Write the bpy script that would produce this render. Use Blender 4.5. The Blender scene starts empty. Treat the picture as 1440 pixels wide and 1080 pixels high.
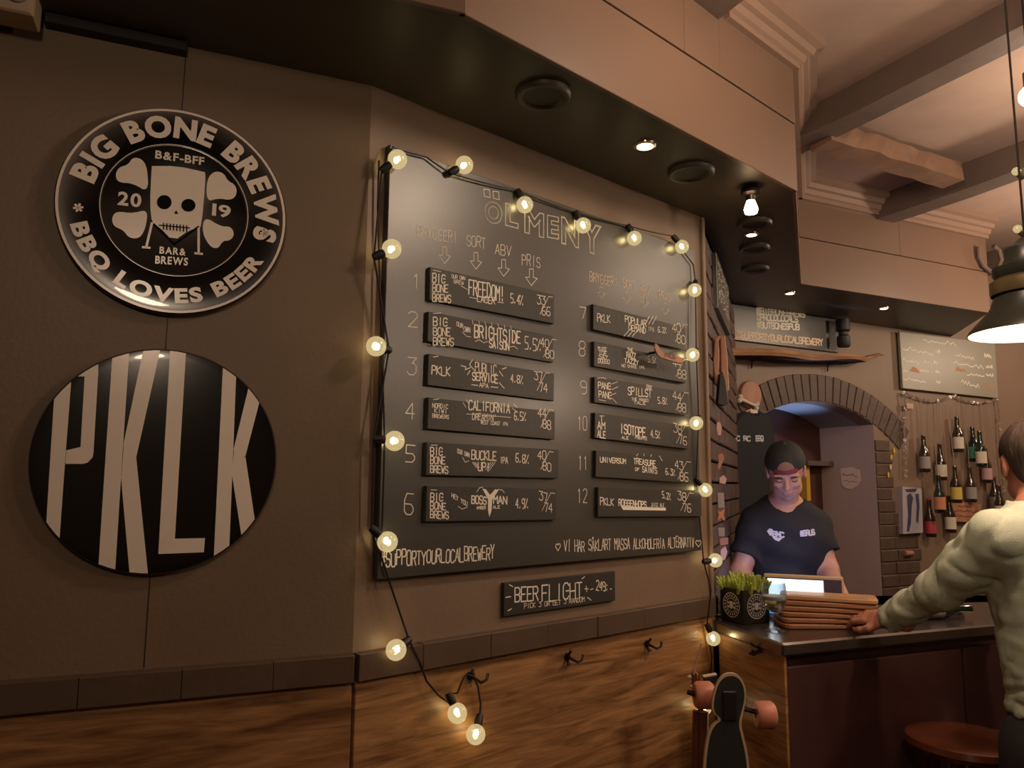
import bpy, bmesh, math, random
import numpy as np
from mathutils import Vector, Matrix
random.seed(7)
S = bpy.context.scene
PI = math.pi
rad = math.radians
# ------------------------------------------------------------------ camera
FPX = 1060.0; PITCH = rad(7.45); ROLL = rad(0.45); CZ = 1.55
cd = bpy.data.cameras.new('camera'); cam = bpy.data.objects.new('camera', cd)
S.collection.objects.link(cam)
cd.sensor_width = 36; cd.lens = 36 * FPX / 1440; cd.clip_start = 0.02
CM = Matrix.Rotation(PI/2 + PITCH, 3, 'X') @ Matrix.Rotation(ROLL, 3, 'Z')
cam.matrix_world = Matrix.Translation((0, 0, CZ)) @ CM.to_4x4()
S.camera = cam
# ------------------------------------------------------------------ world, lights, exposure
w = bpy.data.worlds.new('world'); S.world = w; w.use_nodes = True
w.node_tree.nodes['Background'].inputs[0].default_value = (1.0, 0.75, 0.55, 1)
w.node_tree.nodes['Background'].inputs[1].default_value = 0.055
S.view_settings.view_transform = 'Standard'; S.view_settings.look = 'None'
S.view_settings.exposure = 0.0; S.view_settings.gamma = 1.0; S.view_settings.use_curve_mapping = False
S.render.film_transparent = False
try:
    S.cycles.use_denoising = True; S.cycles.max_bounces = 6; S.cycles.caustics_reflective = False
    S.cycles.sample_clamp_indirect = 4.0
except Exception: pass
WARM = (1.0, 0.75, 0.54)
def lamp(name, loc, power, r=0.05, col=WARM, spot=None, target=None):
    l = bpy.data.lights.new(name, 'SPOT' if spot else 'POINT'); l.energy = power; l.color = col; l.shadow_soft_size = r
    o = bpy.data.objects.new(name, l); S.collection.objects.link(o); o.location = loc
    if spot: l.spot_size = rad(spot); l.spot_blend = 0.6
    if target: o.rotation_euler = (Vector(target) - Vector(loc)).to_track_quat('-Z', 'Y').to_euler()
    return o
lamp('unseen_lamp', (0.84, 1.42, 2.66), 18, 0.08)            # unseen lamp, placed from the soffit shadow and board glare
lamp('unseen_lamp', (1.93, 2.42, 2.62), 11, 0.07)
lamp('unseen_lamp', (2.9, 3.3, 2.50), 30, 0.07)  # fill light added to brighten the far wall and ceiling
lamp('unseen_lamp', (0.02, -0.77, 2.49), 22, 0.11)
lamp('unseen_lamp', (2.35, 0.95, 2.35), 26, 0.08)  # fill light added for the back of the guest's shirt
lamp('unseen_lamp', (4.35, 4.3, 2.55), 30, 0.08)
#CUT
# ------------------------------------------------------------------ geometry helpers
class Frame:
    """vertical plane through p0 with heading th (deg from +Y to +X): local X along it, local Y behind it, Z up"""
    def __init__(s, p0, th):
        s.p = Vector((p0[0], p0[1], 0)); s.th = rad(th)
        s.u = Vector((math.sin(s.th), math.cos(s.th), 0)); s.n = Vector((-math.cos(s.th), math.sin(s.th), 0))
        s.rz = PI/2 - s.th
    def w(s, p): return s.p + s.u*p[0] + s.n*p[1] + Vector((0, 0, p[2]))
    def loc(s, q):
        d = Vector(q) - s.p; return (d.dot(s.u), d.dot(s.n), d.z)
    def uv(s, x, y, off=0.0):
        r = ray(x, y); q0 = s.p + s.n*off
        t = (s.n.dot(q0 - Vector((0, 0, 0)))) / s.n.dot(r)
        q = Vector((0, 0, CZ)) + r*t; l = s.loc(q); return (l[0], l[2])
def ray(x, y): return CM @ Vector(((x-720)/FPX, -(y-540)/FPX, -1))
def atz(x, y, z):
    r = ray(x, y); return Vector((0, 0, CZ)) + r*((z-CZ)/r.z)
def aty(x, y, Y):
    r = ray(x, y); return Vector((0, 0, CZ)) + r*(Y/r.y)
def head(a, b): return math.degrees(math.atan2(b[0]-a[0], b[1]-a[1]))

class MB:
    def __init__(s): s.v = []; s.f = []
    def add(s, v, f):
        n = len(s.v); s.v += [tuple(p) for p in v]; s.f += [tuple(i+n for i in q) for q in f]; return s
    def box(s, x0, x1, y0, y1, z0, z1, R=None, c=None):
        v = [(x, y, z) for x in (x0, x1) for y in (y0, y1) for z in (z0, z1)]
        if R is not None:
            c = Vector(c if c else (0, 0, 0)); v = [c + R @ (Vector(p)-c) for p in v]
        return s.add(v, [(0,1,3,2),(4,6,7,5),(0,4,5,1),(2,3,7,6),(0,2,6,4),(1,5,7,3)])
    def cbox(s, x0, x1, y0, y1, z0, z1, b=0.004, jit=0.0):
        """box with its front (y0) face chamfered"""
        j = lambda: random.uniform(-jit, jit)
        v = [(x0,y1,z0),(x1,y1,z0),(x1,y1,z1),(x0,y1,z1),(x0,y0+b,z0),(x1,y0+b,z0),(x1,y0+b,z1),(x0,y0+b,z1),
             (x0+b,y0+j(),z0+b),(x1-b,y0+j(),z0+b),(x1-b,y0+j(),z1-b),(x0+b,y0+j(),z1-b)]
        return s.add(v, [(0,3,2,1),(0,1,5,4),(1,2,6,5),(2,3,7,6),(3,0,4,7),(4,5,9,8),(5,6,10,9),(6,7,11,10),(7,4,8,11),(8,9,10,11)])
    def prism(s, pts, y0, y1):
        """polygon in XZ extruded along Y"""
        n = len(pts); v = [(p[0], y0, p[1]) for p in pts] + [(p[0], y1, p[1]) for p in pts]
        return s.add(v, [tuple(range(n)), tuple(range(2*n-1, n-1, -1))] + [(i, i+n, (i+1) % n+n, (i+1) % n) for i in range(n)])
    def slab(s, pts, z0, z1):
        n = len(pts); v = [(p[0], p[1], z0) for p in pts] + [(p[0], p[1], z1) for p in pts]
        return s.add(v, [tuple(range(n-1, -1, -1)), tuple(range(n, 2*n))] + [(i, (i+1) % n, (i+1) % n+n, i+n) for i in range(n)])
    def flat(s, pts, y): 
        return s.add([(p[0], y, p[1]) for p in pts], [tuple(range(len(pts)))])
    def tube(s, pts, r, n=8, caps=True):
        P = [Vector(p) for p in pts]; m = len(P)
        rr = r if isinstance(r, (list, tuple)) else [r]*m
        t0 = (P[1]-P[0]).normalized(); a = t0.orthogonal().normalized(); V = []
        for i, p in enumerate(P):
            t = (P[min(i+1, m-1)] - P[max(i-1, 0)])
            t = t.normalized() if t.length > 1e-9 else t0
            a = (a - t*a.dot(t)); a = a.normalized() if a.length > 1e-6 else t.orthogonal().normalized(); b = t.cross(a)
            for k in range(n):
                q = 2*PI*k/n; V.append(p + (a*math.cos(q) + b*math.sin(q))*rr[i])
        Fc = [(i*n+k, i*n+(k+1) % n, (i+1)*n+(k+1) % n, (i+1)*n+k) for i in range(m-1) for k in range(n)]
        if caps: Fc += [tuple(range(n-1, -1, -1)), tuple(range((m-1)*n, m*n))]
        return s.add(V, Fc)
    def lathe(s, prof, c=(0,0,0), n=24, ax='Z', caps=True):
        V = []
        for r, h in prof:
            for k in range(n):
                q = 2*PI*k/n; x, y = r*math.cos(q), r*math.sin(q)
                if ax == 'Z': p = (c[0]+x, c[1]+y, c[2]+h)
                elif ax == 'Y': p = (c[0]+x, c[1]+h, c[2]-y)
                else: p = (c[0]+h, c[1]+x, c[2]+y)
                V.append(p)
        m = len(prof)
        Fc = [(i*n+k, i*n+(k+1) % n, (i+1)*n+(k+1) % n, (i+1)*n+k) for i in range(m-1) for k in range(n)]
        if caps:
            if prof[0][0] > 1e-6: Fc.append(tuple(range(n-1, -1, -1)))
            if prof[-1][0] > 1e-6: Fc.append(tuple(range((m-1)*n, m*n)))
        return s.add(V, Fc)
    def ball(s, c, r, n=14, m=9, sc=(1,1,1)):
        V = []; 
        for i in range(m+1):
            a = PI*i/m
            for k in range(n):
                q = 2*PI*k/n; V.append((c[0]+r*sc[0]*math.sin(a)*math.cos(q), c[1]+r*sc[1]*math.sin(a)*math.sin(q), c[2]-r*sc[2]*math.cos(a)))
        return s.add(V, [(i*n+k, i*n+(k+1) % n, (i+1)*n+(k+1) % n, (i+1)*n+k) for i in range(m) for k in range(n)])
    def xform(s, M): s.v = [tuple(M @ Vector(p)) for p in s.v]; return s

def mesh_obj(name, mb, mat, smooth=False):
    me = bpy.data.meshes.new(name); me.from_pydata([tuple(v) for v in mb.v], [], mb.f); me.update()
    if smooth:
        bm = bmesh.new(); bm.from_mesh(me); bmesh.ops.remove_doubles(bm, verts=bm.verts, dist=1e-5)
        bmesh.ops.recalc_face_normals(bm, faces=bm.faces)
        for f in bm.faces: f.smooth = True
        for e in bm.edges:
            if len(e.link_faces) == 2 and e.calc_face_angle(0) > 0.7: e.smooth = False
        bm.to_mesh(me); bm.free()
    o = bpy.data.objects.new(name, me); S.collection.objects.link(o); me.materials.append(M(mat)); return o
class Thing:
    def __init__(s, name, label=None, cat=None, F=None, org=(0,0,0), group=None, kind=None):
        s.F = F or G; s.org = Vector(org); s.name = name
        o = bpy.data.objects.new(name, None); S.collection.objects.link(o); o.empty_display_size = .05
        o.location = s.F.w(org); o.rotation_euler = (0, 0, s.F.rz); s.o = o; meta(o, label, cat, group, kind)
    def part(s, name, mb, mat, parent=None, smooth=False, label=None, bevel=0, kind=None):
        mb.v = [(v[0]-s.org.x, v[1]-s.org.y, v[2]-s.org.z) for v in mb.v]
        o = mesh_obj(name, mb, mat, smooth); o.parent = parent or s.o
        if label: o['label'] = label
        if kind: o['kind'] = kind
        if bevel: bev(o, bevel)
        return o
def meta(o, label, cat, group=None, kind=None):
    if label: o['label'] = label
    if cat: o['category'] = cat
    if group: o['group'] = group
    if kind: o['kind'] = kind
def bev(o, w, seg=1):
    m = o.modifiers.new('bevel', 'BEVEL'); m.width = w; m.segments = seg; m.limit_method = 'ANGLE'; m.angle_limit = rad(40)
def solo(name, mb, mat, label=None, cat=None, F=None, org=(0,0,0), group=None, kind=None, smooth=False, bevel=0):
    F = F or G
    mb.v = [(v[0]-org[0], v[1]-org[1], v[2]-org[2]) for v in mb.v]
    o = mesh_obj(name, mb, mat, smooth); o.location = F.w(org); o.rotation_euler = (0, 0, F.rz)
    meta(o, label, cat, group, kind)
    if bevel: bev(o, bevel)
    return o
def struct(name, mb, mat, F=None, **k): return solo(name, mb, mat, F=F, kind='structure', **k)
def copy_piece(o, parent=None, dloc=(0,0,0)):
    c = o.copy(); S.collection.objects.link(c); c.parent = parent or o.parent; c.location = o.location + Vector(dloc); return c
# ------------------------------------------------------------------ materials
MATS = {}
def M(n): return MATS[n]
def mat(name, col, rough=.6, metal=0, var=0, nscale=8, bump=0, bscale=60, spec=.5, emit=None, es=0, stretch=(1,1,1), col2=None, trans=0, coat=0, wave=0, alpha=1, dist=0):
    m = bpy.data.materials.new(name); m.use_nodes = True; nt = m.node_tree; N = nt.nodes; L = nt.links
    b = N['Principled BSDF']
    b.inputs['Base Color'].default_value = (*col, 1); b.inputs['Roughness'].default_value = rough; b.inputs['Metallic'].default_value = metal
    b.inputs['Specular IOR Level'].default_value = spec; b.inputs['Transmission Weight'].default_value = trans; b.inputs['Coat Weight'].default_value = coat
    b.inputs['Alpha'].default_value = alpha
    if emit: b.inputs['Emission Color'].default_value = (*emit, 1); b.inputs['Emission Strength'].default_value = es
    if var or bump or wave:
        tc = N.new('ShaderNodeTexCoord'); mp = N.new('ShaderNodeMapping'); mp.inputs['Scale'].default_value = stretch
        L.new(tc.outputs['Object'], mp.inputs['Vector'])
    if var or wave:
        if wave:
            t = N.new('ShaderNodeTexWave'); t.wave_type = 'BANDS'; t.bands_direction = 'Z'
            t.inputs['Scale'].default_value = nscale; t.inputs['Distortion'].default_value = wave; t.inputs['Detail'].default_value = 3; t.inputs['Detail Scale'].default_value = 1.2
            L.new(mp.outputs[0], t.inputs['Vector']); fac = t.outputs['Fac']
            t2 = N.new('ShaderNodeTexNoise'); t2.inputs['Scale'].default_value = nscale*2.2; t2.inputs['Detail'].default_value = 5; L.new(mp.outputs[0], t2.inputs['Vector'])
            mm = N.new('ShaderNodeMix'); mm.data_type = 'FLOAT'; mm.inputs[0].default_value = .5; L.new(fac, mm.inputs[2]); L.new(t2.outputs['Fac'], mm.inputs[3]); fac = mm.outputs[0]
        else:
            t = N.new('ShaderNodeTexNoise'); t.inputs['Scale'].default_value = nscale; t.inputs['Detail'].default_value = 8; t.inputs['Distortion'].default_value = dist
            L.new(mp.outputs[0], t.inputs['Vector']); fac = t.outputs['Fac']
        r = N.new('ShaderNodeValToRGB'); c2 = col2 or tuple(c*(1-var) for c in col)
        r.color_ramp.elements[0].position = .3; r.color_ramp.elements[0].color = (*c2, 1)
        r.color_ramp.elements[1].position = .7; r.color_ramp.elements[1].color = (*col, 1)
        L.new(fac, r.inputs[0]); L.new(r.outputs[0], b.inputs['Base Color'])
    if bump:
        t = N.new('ShaderNodeTexNoise'); t.inputs['Scale'].default_value = bscale; t.inputs['Detail'].default_value = 4
        L.new(mp.outputs[0], t.inputs['Vector']); bp = N.new('ShaderNodeBump'); bp.inputs['Strength'].default_value = bump; bp.inputs['Distance'].default_value = .01
        L.new(t.outputs['Fac'], bp.inputs['Height']); L.new(bp.outputs[0], b.inputs['Normal'])
    MATS[name] = m; return m
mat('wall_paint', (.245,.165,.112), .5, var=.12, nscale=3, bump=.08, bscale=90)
mat('wall_paint_shaded', (.215,.148,.094), .5, var=.15, nscale=3, bump=.08, bscale=90)  # same paint as wall_paint, colour darkened for the less lit wall
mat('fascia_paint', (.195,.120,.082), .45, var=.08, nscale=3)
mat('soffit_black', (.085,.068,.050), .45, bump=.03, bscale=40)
mat('ceiling_paint', (.46,.33,.27), .7, var=.1, bump=.1, bscale=40)
mat('beam_paint', (.16,.115,.095), .6, var=.2, bump=.25, bscale=14)
mat('rough_beam', (.30,.18,.12), .55, var=.3, nscale=10, bump=.4, bscale=12, stretch=(1,1,1))
mat('cornice_paint', (.30,.20,.15), .4)
mat('wainscot', (.50,.26,.11), .42, var=.5, nscale=3.2, col2=(.16,.072,.026), stretch=(1,1,9), bump=.15, bscale=14, dist=1.6)
mat('ledge_paint', (.12,.078,.055), .4, var=.2, bump=.12, bscale=30)
mat('brick_paint', (.115,.07,.052), .55, var=.3, nscale=12, bump=.35, bscale=30)
mat('mortar', (.05,.032,.025), .9)
mat('chalkboard', (.046,.041,.034), .37, var=.12, nscale=2.5, bump=.02, bscale=120, spec=1.0)
mat('slat_black', (.038,.034,.029), .5, var=.15, nscale=6, bump=.1, bscale=80)
mat('edge_black', (.012,.010,.009), .5)
mat('chalk', (.93,.86,.74), .8)
mat('chalk_faint', (.75,.68,.58), .8)
mat('chalk_orange', (.92,.72,.54), .8)
mat('sign_black', (.006,.006,.006), .20, spec=.6, coat=.5)
mat('sign_cream', (.95,.84,.73), .22, spec=.5)
mat('sign_black_flat', (.006,.006,.006), .7, spec=.1)
mat('cord_black', (.012,.010,.009), .5)
mat('filament', (1,.8,.4), emit=(1.0,.80,.42), es=70)
mat('lamp_glow', (1,.8,.5), emit=(1.0,.66,.36), es=9)
mat('chrome', (.7,.62,.55), .22, metal=1)
mat('iron', (.06,.05,.045), .35, metal=.8)
mat('counter_metal', (.22,.18,.16), .25, metal=.85, bump=.04, bscale=20)
mat('bar_red', (.095,.038,.036), .4, var=.4, nscale=5)
mat('white_glow', (1,1,1), emit=(.80,.92,1.0), es=1.5)
mat('blue_glow', (.4,.5,1), emit=(.46,.50,1.0), es=26)
mat('cyan_glow', (.2,.6,.8), emit=(.05,.45,.75), es=.8)
def glassmat():
    m = bpy.data.materials.new('bulb_glass'); m.use_nodes = True; nt = m.node_tree; N = nt.nodes; L = nt.links
    N.remove(N['Principled BSDF']); out = N['Material Output']
    tr = N.new('ShaderNodeBsdfTransparent'); tr.inputs[0].default_value = (1,.95,.8,1)
    em = N.new('ShaderNodeEmission'); em.inputs[0].default_value = (1.0,.78,.40,1); em.inputs[1].default_value = .75
    gl = N.new('ShaderNodeBsdfGlossy'); gl.inputs['Roughness'].default_value = .08
    a = N.new('ShaderNodeMixShader'); a.inputs[0].default_value = .58; L.new(tr.outputs[0], a.inputs[1]); L.new(em.outputs[0], a.inputs[2])
    c = N.new('ShaderNodeMixShader'); c.inputs[0].default_value = .08; L.new(a.outputs[0], c.inputs[1]); L.new(gl.outputs[0], c.inputs[2])
    L.new(c.outputs[0], out.inputs[0]); MATS['bulb_glass'] = m
glassmat()
def clearmat(name, col=(1,1,1), f=.12):
    m = bpy.data.materials.new(name); m.use_nodes = True; nt = m.node_tree; N = nt.nodes; L = nt.links
    N.remove(N['Principled BSDF']); out = N['Material Output']
    tr = N.new('ShaderNodeBsdfTransparent'); tr.inputs[0].default_value = (*col,1)
    gl = N.new('ShaderNodeBsdfGlossy'); gl.inputs['Roughness'].default_value = .05
    lw = N.new('ShaderNodeLayerWeight'); lw.inputs[0].default_value = .22
    c = N.new('ShaderNodeMixShader'); L.new(lw.outputs['Facing'], c.inputs[0]); L.new(tr.outputs[0], c.inputs[1]); L.new(gl.outputs[0], c.inputs[2])
    L.new(c.outputs[0], out.inputs[0]); MATS[name] = m
clearmat('clear_glass', (.82,.87,.92))
mat('stubble', (.44,.25,.19), .6, var=.2, nscale=60)
mat('skin', (.62,.33,.24), .5, var=.12, nscale=14, col2=(.50,.26,.18))
mat('skin_red', (.55,.24,.16), .5, var=.15, nscale=12)
mat('hair_dark', (.035,.024,.018), .6, bump=.5, bscale=90, stretch=(1,1,.3))
mat('beard', (.10,.06,.045), .7, bump=.4, bscale=120)
mat('tee_black', (.014,.014,.017), .8, bump=.15, bscale=200)
mat('cap_black', (.018,.020,.018), .75)
mat('cap_red', (.22,.02,.03), .6)
mat('cap_tan', (.25,.14,.09), .7)
mat('shirt_green', (.62,.68,.53), .8, var=.1, nscale=30, bump=.12, bscale=260)
mat('trouser_dark', (.055,.05,.055), .8)
mat('print_white', (.62,.62,.66), .7)
mat('plant_green', (.50,.55,.10), .5, var=.5, nscale=40, col2=(.20,.28,.04))
mat('planter_black', (.015,.014,.014), .35)
mat('board_wood', (.46,.22,.11), .45, var=.4, nscale=20, stretch=(.3,2,2), col2=(.28,.12,.055))
mat('board_wood_light', (.60,.34,.17), .45, var=.3, nscale=20, stretch=(.3,2,2))
mat('wood_pink', (.50,.23,.13), .5, var=.4, nscale=12, stretch=(1,1,.3), bump=.2, bscale=30)
mat('plank_wood', (.50,.26,.13), .6, var=.6, nscale=14, stretch=(.3,1,2), bump=.4, bscale=20)
mat('bark', (.10,.045,.03), .8, var=.5, nscale=20, bump=.8, bscale=40)
mat('bone', (.72,.62,.50), .5)
mat('grip_black', (.02,.019,.017), .9, bump=.2, bscale=300)
mat('deck_edge', (.55,.40,.26), .5)
mat('wheel_orange', (.60,.22,.14), .45)
mat('guitar_wood', (.16,.045,.02), .35, var=.3)
mat('cream', (.70,.60,.45), .4)
mat('stool_wood', (.17,.045,.018), .22, var=.4, nscale=9, coat=.4)
mat('lamp_green', (.030,.034,.026), .35)
mat('lamp_inside', (.75,.55,.42), .5)
mat('brass', (.30,.22,.12), .4, metal=.8)
mat('grey_wall', (.62,.46,.41), .5, var=.06, nscale=3)
mat('vault_paint', (.35,.35,.36), .6)
mat('red_wall', (.10,.035,.025), .6, var=.2)
mat('plaque_pale', (.95,.72,.60), .5)
mat('yellow', (.75,.45,.04), .6)
mat('sticker_pink', (.60,.36,.28), .6)
mat('green_board', (.34,.32,.25), .40, var=.15, nscale=3)
mat('tinsel', (.75,.70,.68), .3, metal=.7)
mat('string_pale', (.42,.30,.24), .7)
mat('bottle_brown', (.035,.018,.010), .12, spec=.7, coat=.5)
mat('bottle_green', (.008,.022,.013), .12, spec=.7, coat=.5)
mat('label_cream', (.68,.60,.46), .6)
mat('label_grey', (.33,.30,.28), .6)
mat('label_pink', (.50,.32,.33), .6)
mat('label_red', (.45,.05,.06), .6)
mat('label_orange', (.60,.24,.10), .6)
mat('label_yellow', (.62,.48,.08), .6)
mat('label_green', (.10,.42,.25), .5)
mat('print_paper', (.42,.38,.42), .6)
mat('print_dark', (.06,.05,.10), .7)
mat('floor_wood', (.05,.03,.02), .5, nscale=3, wave=3)
mat('grey_plastic', (.40,.33,.27), .5)
mat('beer', (.75,.45,.12), .2, trans=.5)
mat('foam', (.85,.8,.7), .6)
mat('beige_plastic', (.62,.46,.32), .5)
mat('apron_dark', (.02,.02,.03), .8)
G = Frame((0, 0), 90)
# ------------------------------------------------------------------ lettering
SF = {'A':'002640 1232','B':'0006364544332303 334241300 0','C':'453616050110304 1','D':'00062644422000','E':'46060040 0333','F':'460600 0333','G':'4536160501103041 4323',
'H':'0006 4046 0343','I':'2026','J':'4641301001','K':'0006 460340','L':'060040','M':'0006234640','N':'00064046','O':'100105163645413010','P':'000636454433 03','Q':'100105163645413010 2240',
'R':'000636454433032340','S':'453616050413334241301001','T':'0646 2026','U':'060110304146','V':'062046','W':'0610243046','X':'0046 0640','Y':'062346 2320','Z':'06460040',
'0':'100105163645413010','1':'152620','2':'05163645440040','3':'064624344341301001','4':'3036 360242','5':'46060333424130 00','6':'461604011030414233 03','7':'064620','8':'130405163645443313020110304142 33',
'9':'4313040516364541301 0','!':'2622 2120','/':'0046','%':'0046 0506 4041','#':'1016 3036 0242 0444','-':'1333',',':'2110','.':'2021',"'":'2624','&':'40041526350201102042','@':'321214343242453616050110 40',
':':'1415 1112','~':'02143 2'  ,'*':'2224 1333','>':'0343 344332'}
def strokes(ch):
    s = SF.get(ch, '')
    out = []
    for tok in re_split(s):
        out.append([(int(tok[i]), int(tok[i+1])) for i in range(0, len(tok)-1, 2)])
    return out
SFX = {'B':['0006364544332303','334241300 0'.replace(' ','')],'C':['4536160501103041'],'P':['00063645443303'],'5':['4606033342413000'],'6':['46160401103041423303'],'8':['13040516364544331302011030414233'],'9':['43130405163645413010'],'@':['3212143432424536160501 1040'.replace(' ','')],'~':['02143342']}
def re_split(s):
    for k, v in SFX.items():
        if SF.get(k) == s: return v
    return s.split()
def ribbon(mb, pts, wd, y):
    """flat pen stroke through 2-D points on the plane y"""
    wd *= 1.12
    for i in range(len(pts)-1):
        a = Vector(pts[i]); b = Vector(pts[i+1]); d = b-a
        if d.length < 1e-7: continue
        d.normalize(); n = Vector((-d.y, d.x))*wd/2; e = d*wd*.3
        q = [a-e-n, b+e-n, b+e+n, a-e+n]
        mb.add([(p.x, y-(i % 3)*.00008, p.y) for p in q], [(0,1,2,3)])
def handtext(mb, F, s, a, b, hpx, y, wd=.0022, jit=.06, off=0.0, gap=.35):
    """hand-drawn capitals between picture points a,b (baseline ends) laid on plane F at depth off"""
    A = Vector(F.uv(a[0], a[1], off)); B = Vector(F.uv(b[0], b[1], off)); T = Vector(F.uv(a[0], a[1]-hpx, off))
    h = T.y - A.y; n = len(s); step = (B-A)/max(n - gap*.6, .5); X = step*(1-gap)
    for i, ch in enumerate(s):
        o = A + step*i
        base = ch; extra = []
        if ch == 'Ö': base = 'O'; extra = [[(1,7.2),(1,7.7)],[(3,7.2),(3,7.7)]]
        if ch == 'Å': base = 'A'; extra = [[(2,6.6),(1.3,7.2),(2,7.8),(2.7,7.2),(2,6.6)]]
        if ch == '♡': st = [[(2,0),(0,3),(.4,4.6),(1.3,5),(2,4),(2.7,5),(3.6,4.6),(4,3),(2,0)]]
        else: st = strokes(base) + extra
        sk = random.uniform(-jit, jit); dz = random.uniform(-jit, jit)*.7*h; hs = h*random.uniform(1-jit, 1+jit)
        for pl in st:
            ribbon(mb, [(o.x + X.x*(p[0]/4 + sk*(p[1]/6)), o.y + X.y*p[0]/4 + p[1]/6*hs + dz) for p in pl], wd, y)
def scribble(mb, F, a, b, hpx, y, n=14, wd=.0015, off=0.0):
    A = Vector(F.uv(a[0], a[1], off)); B = Vector(F.uv(b[0], b[1], off)); h = F.uv(a[0], a[1]-hpx, off)[1]-A.y
    ribbon(mb, [tuple(A+(B-A)*(i/n)+Vector((0, random.uniform(.05,1)*h*(1 if i % 2 else .35)))) for i in range(n+1)], wd, y)
def pxline(mb, F, pts, wd, y, off=0.0): ribbon(mb, [F.uv(p[0], p[1], off) for p in pts], wd, y)
GC = {}
def glyph(ch, bold=.02, outline=0):
    k = (ch, bold, outline)
    if k not in GC:
        c = bpy.data.curves.new('g', 'FONT'); c.body = ch; c.resolution_u = 4; c.offset = bold
        if outline: c.fill_mode = 'NONE'; c.bevel_depth = outline; c.bevel_resolution = 0; c.offset = .035
        o = bpy.data.objects.new('g', c); me = bpy.data.meshes.new_from_object(o)
        v = [(p.co.x, p.co.y) for p in me.vertices]; f = [tuple(q.vertices) for q in me.polygons]
        x0 = min(p[0] for p in v); x1 = max(p[0] for p in v)
        GC[k] = ([(p[0]-x0, p[1]) for p in v], f, x1-x0)
        bpy.data.objects.remove(o); bpy.data.curves.remove(c); bpy.data.meshes.remove(me)
    return GC[k]
CAP = .73
def line_text(mb, s, x0, z0, x1, h, y, bold=.02, sp=.09, slope=0.0, outline=0, sy=0.0):
    """font text from x0 to x1 with cap height h, baseline z0 rising by slope"""
    W = []; 
    for ch in s: W.append(.3 if ch == ' ' else glyph(ch, bold, outline)[2])
    tot = sum(W) + sp*(len(s)-1); kx = (x1-x0)/tot; ky = h/CAP; x = 0
    for ch, wd in zip(s, W):
        if ch != ' ':
            v, f, _ = glyph(ch, bold, outline)
            mb.add([(x0+(x+p[0])*kx, y, z0+p[1]*ky+slope*(x+p[0])*kx) for p in v], f)
        x += wd+sp
def arc_text(mbs, s, c, R, a0, a1, h, y, inside=False, bold=.03, xs=.8):
    """letters along a circle from angle a0 to a1 (deg, 0=top, clockwise)"""
    n = len(s); ky = h/CAP
    W = [(.32 if ch == ' ' else glyph(ch, bold)[2]) for ch in s]; sp = .1
    tot = sum(W)+sp*(n-1); x = 0
    for ch, wd in zip(s, W):
        t = (x+wd/2)/tot; a = rad(a0+(a1-a0)*t)
        if ch != ' ':
            v, f, _ = glyph(ch, bold); out = []
            kx = abs(rad(a1-a0))*(R+(0 if inside else h/2))/tot
            for p in v:
                lx = (p[0]-wd/2)*kx; lz = p[1]*ky
                if inside: # read from inside, tops pointing to the centre
                    r = R - lz; q = a
                    px = c[0]+r*math.sin(q)-lx*math.cos(q)*1.0; pz = c[1]+r*math.cos(q)+lx*math.sin(q)
                else:
                    r = R + lz; px = c[0]+r*math.sin(a)+lx*math.cos(a); pz = c[1]+r*math.cos(a)-lx*math.sin(a)
                out.append((px, y, pz))
            mb = MB(); mb.add(out, f); mbs.append(mb)
        x += wd+sp
def chaikin(P, n=2):
    for _ in range(n):
        Q = []
        for i in range(len(P)):
            a = Vector(P[i]); b = Vector(P[(i+1) % len(P)]); Q += [tuple(a*.75+b*.25), tuple(a*.25+b*.75)]
        P = Q
    return P
def clip_disc(P, c, r, n=72):
    C = [(c[0]+r*math.cos(2*PI*k/n), c[1]+r*math.sin(2*PI*k/n)) for k in range(n)]
    for k in range(n):
        a = C[k]; b = C[(k+1) % n]; ins = lambda p: (b[0]-a[0])*(p[1]-a[1])-(b[1]-a[1])*(p[0]-a[0]) >= 0; Q = []
        for i in range(len(P)):
            p = P[i-1]; q = P[i]
            def X():
                d1 = (b[0]-a[0])*(p[1]-a[1])-(b[1]-a[1])*(p[0]-a[0]); d2 = (b[0]-a[0])*(q[1]-a[1])-(b[1]-a[1])*(q[0]-a[0]); t = d1/(d1-d2)
                return (p[0]+(q[0]-p[0])*t, p[1]+(q[1]-p[1])*t)
            if ins(q):
                if not ins(p): Q.append(X())
                Q.append(q)
            elif ins(p): Q.append(X())
        P = Q
        if not P: break
    return P
# ------------------------------------------------------------------ room planes
ZS = 2.50; ZC = 3.02
C0 = (-.345, 1.716)
B = Frame(C0, 67.2)                         # left wall, u negative towards the left
A = Frame(C0, 48.9)                         # menu wall, u from 0 to LA
LA = A.uv(1000, 850)[0]; EA = A.w((LA, 0, 0))
W1 = atz(1030, 428, ZS); W1.z = 0
D = Frame((W1.x, W1.y), 63.0)               # far wall
Fr = Frame((EA.x, EA.y), head(EA, W1)); LF = (W1-EA).length   # short brick wall between
PB = B.w((-3.2, 0, 0)); PD = D.w((4.2, 0, 0))
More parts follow.
